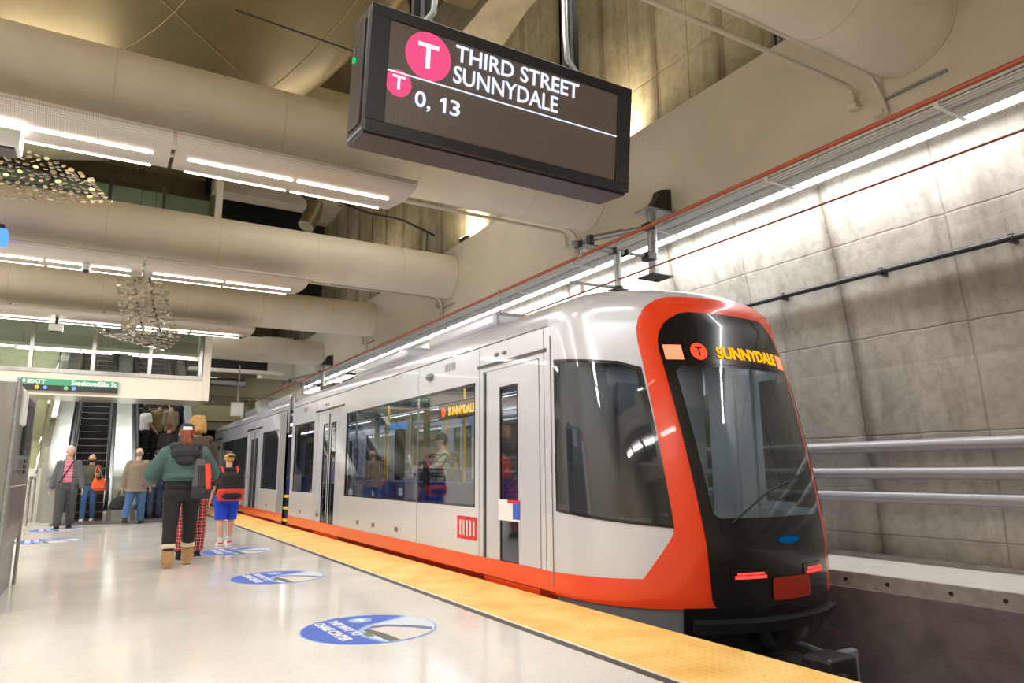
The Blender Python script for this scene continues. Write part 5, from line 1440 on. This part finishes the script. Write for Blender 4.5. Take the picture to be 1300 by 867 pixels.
for i in (0,1):
    a_ = k_['LG'][i][2]; P(MB().tube(a_+Vector((0,-.01,-.01)),a_+Vector((0,0,.045*S)),.027*S,.029*S,14)).build('sock','cloth_white',r_,smooth=True)
    P(MB().ellipsoid(a_+Vector((0,-.02*S,-.012*S)),(.031*S,.030*S,.012*S),12,6)).build('trainer_stripe','cloth_red',r_,smooth=True)

# ---- people by the escalators
r_, k_ = person('grey-haired person in an open grey jacket and pink striped shirt walking towards the camera', (-.42,17.2,0), radians(178), 1.63,
    [(-8,10),(14,4)], [(4,14,14,2),(-4,14,14,2)],
    dict(legs=('cloth_dark_trousers',1.0,.014), shoes=('shoe_black',0,None), tops=[('shirt','pink_stripe',.006,-.01,.2,.0)], hair=('hair_grey','short'), skin='skin_light'), build=1.06, voxel=.012)
T, S, P, AR = k_['T'], k_['S'], k_['P'], k_['AR']
m = MB()   # open jacket: body and sleeves, then the front is cut open
m.loft([(T(0,-.002,-.075),.122*S,.086*S),(T(0,-.002,.0),.120*S,.088*S),(T(0,0,.10),.114*S,.084*S),(T(0,0,.19),.110*S,.082*S),(T(0,-.004,.250),.104*S,.076*S),(T(0,-.006,.295),.078*S,.060*S),(T(0,-.008,.335),.052*S,.050*S)],24)
for i in (0,1):
    sh0, el, wr, d2 = AR[i]
    m.ellipsoid(sh0,(.046*S,)*3,12,8).tube(sh0,el,.044*S,.040*S,14).ellipsoid(el,(.041*S,)*3,10,8).tube(el,wr,.040*S,.032*S,14)
jk = P(m).build('jacket','cloth_grey_jacket',r_,remesh=.011)
bm = bmesh.new(); bm.from_mesh(jk.data); zt = T(0,0,.34).z
kill = [f for f in bm.faces if (lambda c: c.y > .02 and abs(c.x) < (.052 if c.z < T(0,0,.22).z else .05)*S)(f.calc_center_median()) or f.calc_center_median().z > T(0,0,.328).z or (f.calc_center_median().z < T(0,0,-.070).z and abs(f.calc_center_median().x) < .1*S)]
bmesh.ops.delete(bm, geom=kill, context='FACES'); bm.to_mesh(jk.data); bm.free()
sd = jk.modifiers.new('thickness','SOLIDIFY'); sd.thickness = .012; sd.offset = -1

P(MB().path([T(-.05,.05,.31),T(-.01,.085,.22),T(.05,.088,.10),T(.085,.07,.04)],.008*S,6)).build('crossbody_strap','cloth_black',r_,smooth=True)
P(MB().loft([(T(0,0,.005),.100*S,.076*S),(T(0,0,.022),.100*S,.076*S)],20)).build('belt','cloth_black',r_)

r_, k_ = person('person with black face mask and ripped jeans carrying an orange handbag', (-.02,19.3,0), radians(172), 1.52,
    [(-4,10),(12,6)], [(30,14,75,16),(12,14,40,6)],
    dict(legs=('cloth_jeans',1.0,.008), shoes=('shoe_white',0,None), tops=[('jacket','cloth_dark_olive',.018,.02,.98,.0)], hair=('hair_dark','long'), mask='cloth_black', skin='skin_tan'), voxel=.012)
T, S, P = k_['T'], k_['S'], k_['P']
bag = empty('handbag', (.13,19.1,.72), 'soft orange handbag hanging from the arm of the masked person in ripped jeans', 'handbag')
MB().loft([((.17,19.12,.68),.10,.05),((.17,19.12,.74),.17,.075),((.165,19.12,.86),.155,.07),((.15,19.12,.97),.10,.045),((.14,19.13,1.0),.07,.03)],20).build('bag_body','cloth_orange',bag,remesh=.012)
MB().path([(.08,19.13,.96),(.06,19.15,1.15),(.10,19.2,1.27),(.17,19.17,1.1),(.20,19.13,.96)],.014,8).build('bag_strap','cloth_orange',bag,smooth=True)
P(MB().ellipsoid(k_['LG'][0][1]+Vector((0,.030*S,.0)),(.022*S,.012*S,.02*S),12,8)).build('knee_tear','cloth_white',r_,smooth=True)

r_, k_ = person('balding person in brownish tweed jacket and blue jeans carrying a black bag', (.86,17.7,0), radians(-18), 1.62,
    [(-16,16),(14,4)], [(-6,12,8,0),(4,12,14,4)],
    dict(legs=('cloth_jeans',1.0,.012), shoes=('shoe_brown',0,None), tops=[('jacket','cloth_tweed',.028,-.085,.96,.028)], hair=('hair_short_grey','bald'), skin='skin_light'), build=1.06, voxel=.012)
hw = k_['AR'][0][2]; rz = Matrix.Rotation(radians(-18),3,'Z'); hw = rz@hw+Vector((.86,17.7,0))
bag = empty('duffel_bag', (hw.x,hw.y,.40), 'black duffel bag held low by the person in the tweed jacket', 'bag')
MB().loft([((hw.x-.03,hw.y-.03,hw.z-.46),.17,.10),((hw.x-.03,hw.y-.03,hw.z-.40),.21,.13),((hw.x-.02,hw.y-.02,hw.z-.26),.18,.12),((hw.x,hw.y,hw.z-.17),.10,.06)],20).build('bag_body','cloth_black',bag,remesh=.012)
MB().path([(hw.x-.10,hw.y-.02,hw.z-.2),(hw.x-.04,hw.y,hw.z-.06),(hw.x+.03,hw.y,hw.z-.06),(hw.x+.09,hw.y-.02,hw.z-.2)],.012,8).build('bag_handle','cloth_black',bag,smooth=True)

r_, k_ = person('half-hidden person in dark clothes and jeans with a red bag', (1.36,19.5,0), radians(-5), 1.62,
    [(-8,8),(10,6)], [(4,10,12,2),(8,10,20,2)],
    dict(legs=('cloth_dark_jeans',1.0,.010), shoes=('shoe_black',0,None), tops=[('jacket','cloth_navy',.020,-.02,.96,.0)], hair=('hair_dark','short')), voxel=.014)
hw = k_['AR'][0][2]; rz = Matrix.Rotation(radians(-5),3,'Z'); hw = rz@hw+Vector((1.36,19.5,0))
bag = empty('shoulder_bag', (hw.x-.06,hw.y,hw.z), 'red bag beside the jeans of the half-hidden person before the right escalator', 'bag')
MB().loft([((hw.x-.06,hw.y-.03,hw.z-.10),.07,.05),((hw.x-.06,hw.y-.03,hw.z),.09,.06),((hw.x-.06,hw.y-.03,hw.z+.12),.07,.05)],16).build('bag_body','cloth_red',bag,remesh=.012)
MB().path([(hw.x-.1,hw.y-.03,hw.z+.1),(hw.x-.06,hw.y-.02,hw.z+.3),(hw.x-.0,hw.y-.03,hw.z+.1)],.008,6).build('bag_strap','cloth_red',bag,smooth=True)

def step_z(y): # tread height under y on the escalators
    k = int((y-19.95)/.36); return slope(19.95+.36*k+.36)
for (lab, x, y, hd, H, wear, arms) in (
    ('person with long dark hair, white mask and white T-shirt riding the right escalator', 1.16, 22.3, radians(-60), 1.56,
        dict(legs=('cloth_black',1.0,.006), shoes=('shoe_black',0,None), tops=[('shirt','cloth_white',.014,.0,.40,.0)], hair=('hair_dark','long'), mask='mask_white', skin='skin_tan'), [(10,10,30,4),(10,10,30,4)]),
    ('person in a khaki green coat on the right escalator, middle of the group', 1.50, 22.38, radians(-8), 1.66,
        dict(legs=('cloth_black',1.0,.008), shoes=('shoe_black',0,None), tops=[('coat','cloth_khaki_coat',.024,-.04,.96,.0)], hair=('hair_dark','short')), [(6,10,30,4),(6,10,30,4)]),
    ('person in a tan coat, dark cap and black mask on the right escalator', 1.80, 22.38, radians(30), 1.66,
        dict(legs=('cloth_black',1.0,.008), shoes=('shoe_black',0,None), tops=[('coat','cloth_tan_coat',.024,-.04,.96,.0)], hair=('hair_dark','short'), cap=('cap_navy',1,None), mask='cloth_black'), [(6,10,30,4),(6,10,30,4)]),
    ('person in navy jacket and hood highest in the right escalator group', 2.0, 23.1, radians(-6), 1.42,
        dict(legs=('cloth_black',1.0,.008), shoes=('shoe_black',0,None), tops=[('jacket','cloth_navy',.026,-.02,.96,.0)], hair=('hair_dark','short'), hood='cloth_navy'), [(6,10,30,4),(6,10,30,4)]),
    ('short person in a black jacket lowest on the right escalator', 1.70, 21.3, radians(-4), 1.58,
        dict(legs=('cloth_black',1.0,.008), shoes=('shoe_black',0,None), tops=[('jacket','cloth_black',.026,-.02,.96,.0)], hair=('hair_brown','short')), [(6,10,30,4),(6,10,30,4)])):
    person(lab, (x,y,step_z(y)), hd, H, [(0,2),(3,4)], arms, wear, voxel=.015)

# ---- figures inside the car, put in largely for reflections in its windows
for (lab, x, y, hd, H, wear, arms, legs) in (
    ('person in grey checked shirt and dark cap, a window reflection set inside the train', 4.75, 10.3, radians(80), 1.66,
        dict(legs=('cloth_jeans',1.0,.008), shoes=('shoe_black',0,None), tops=[('shirt','grey_plaid',.016,-.02,.96,.0)], hair=('hair_dark','short'), cap=('cap_navy',1,None)), [(40,10,60,4),(6,10,12,2)], [(0,2),(3,4)]),
    ('person in dark top and blue face mask, a window reflection set inside the train', 4.3, 8.9, radians(90), 1.34,
        dict(legs=('cloth_black',1.0,.008), shoes=('shoe_black',0,None), tops=[('shirt','cloth_navy',.016,-.02,.96,.0)], hair=('hair_dark','short'), mask='mask_blue', skin='skin_tan'), [(20,10,40,4),(20,10,40,4)], [(0,2),(3,4)]),
    ('person in black standing inside the train beside the glowing display', 5.0, 7.6, radians(170), 1.60,
        dict(legs=('cloth_jeans',1.0,.008), shoes=('shoe_black',0,None), tops=[('coat','cloth_black',.022,-.04,.96,.0)], hair=('hair_dark','long')), [(10,10,20,4),(60,10,60,4)], [(0,2),(3,4)]),
    ('person in brown coat standing inside the train near the glowing display', 4.6, 7.25, radians(60), 1.52,
        dict(legs=('cloth_dark_jeans',1.0,.008), shoes=('shoe_black',0,None), tops=[('coat','cloth_olive_brown',.020,-.04,.96,.0)], hair=('hair_brown','long')), [(10,10,20,4),(10,10,20,4)], [(0,2),(3,4)]),
    ('person in white top inside the train behind the narrow window', 4.0, 13.9, radians(90), 1.62,
        dict(legs=('cloth_black',1.0,.008), shoes=('shoe_black',0,None), tops=[('shirt','cloth_white',.018,-.02,.9,.0)], hair=('hair_dark','short')), [(10,10,20,4),(10,10,20,4)], [(0,2),(3,4)])):
    person(lab, (x,y,-.012), hd, H, legs, arms, wear, voxel=.015)

# ================================================================ light and exposure
W = bpy.data.worlds.new('world'); bpy.context.scene.world = W; W.use_nodes = True
W.node_tree.nodes['Background'].inputs[0].default_value = (.9,.92,1,1); W.node_tree.nodes['Background'].inputs[1].default_value = .05
# added area lights that fill the hall from above, without fixtures
for (x,y,p) in ((-5.5,6,220),(-5.5,15,220),(-1,-5,260),(3.8,10.9,60)):
    area('hall_fill', (x,y,7.3 if x < 3 else 7.2), (0,0,0), 3, 2, p, (1,.95,.88))
for (x,y,p) in ((-1.5,5.8,90),(-1.5,10.9,90),(-1.5,16,70),(3.5,5.8,70),(3.9,15.9,50)):
    area('ceiling_fill', (x,y,6.2), (radians(180),0,0), 2, .5, p*.7, (1,.90,.74))  # added uplights that brighten the metal pan and pipes
vs_ = bpy.context.scene.view_settings
bpy.context.scene.display_settings.display_device = 'sRGB'
vs_.view_transform = 'Standard'; vs_.look = 'None'; vs_.gamma = 1; vs_.use_curve_mapping = False; vs_.exposure = 0.17
bpy.context.scene.cycles.max_bounces = 8; bpy.context.scene.cycles.diffuse_bounces = 4; bpy.context.scene.cycles.glossy_bounces = 4
bpy.context.scene.cycles.transparent_max_bounces = 24
bpy.context.scene.cycles.sample_clamp_indirect = 4
bpy.context.scene.cycles.use_denoising = True
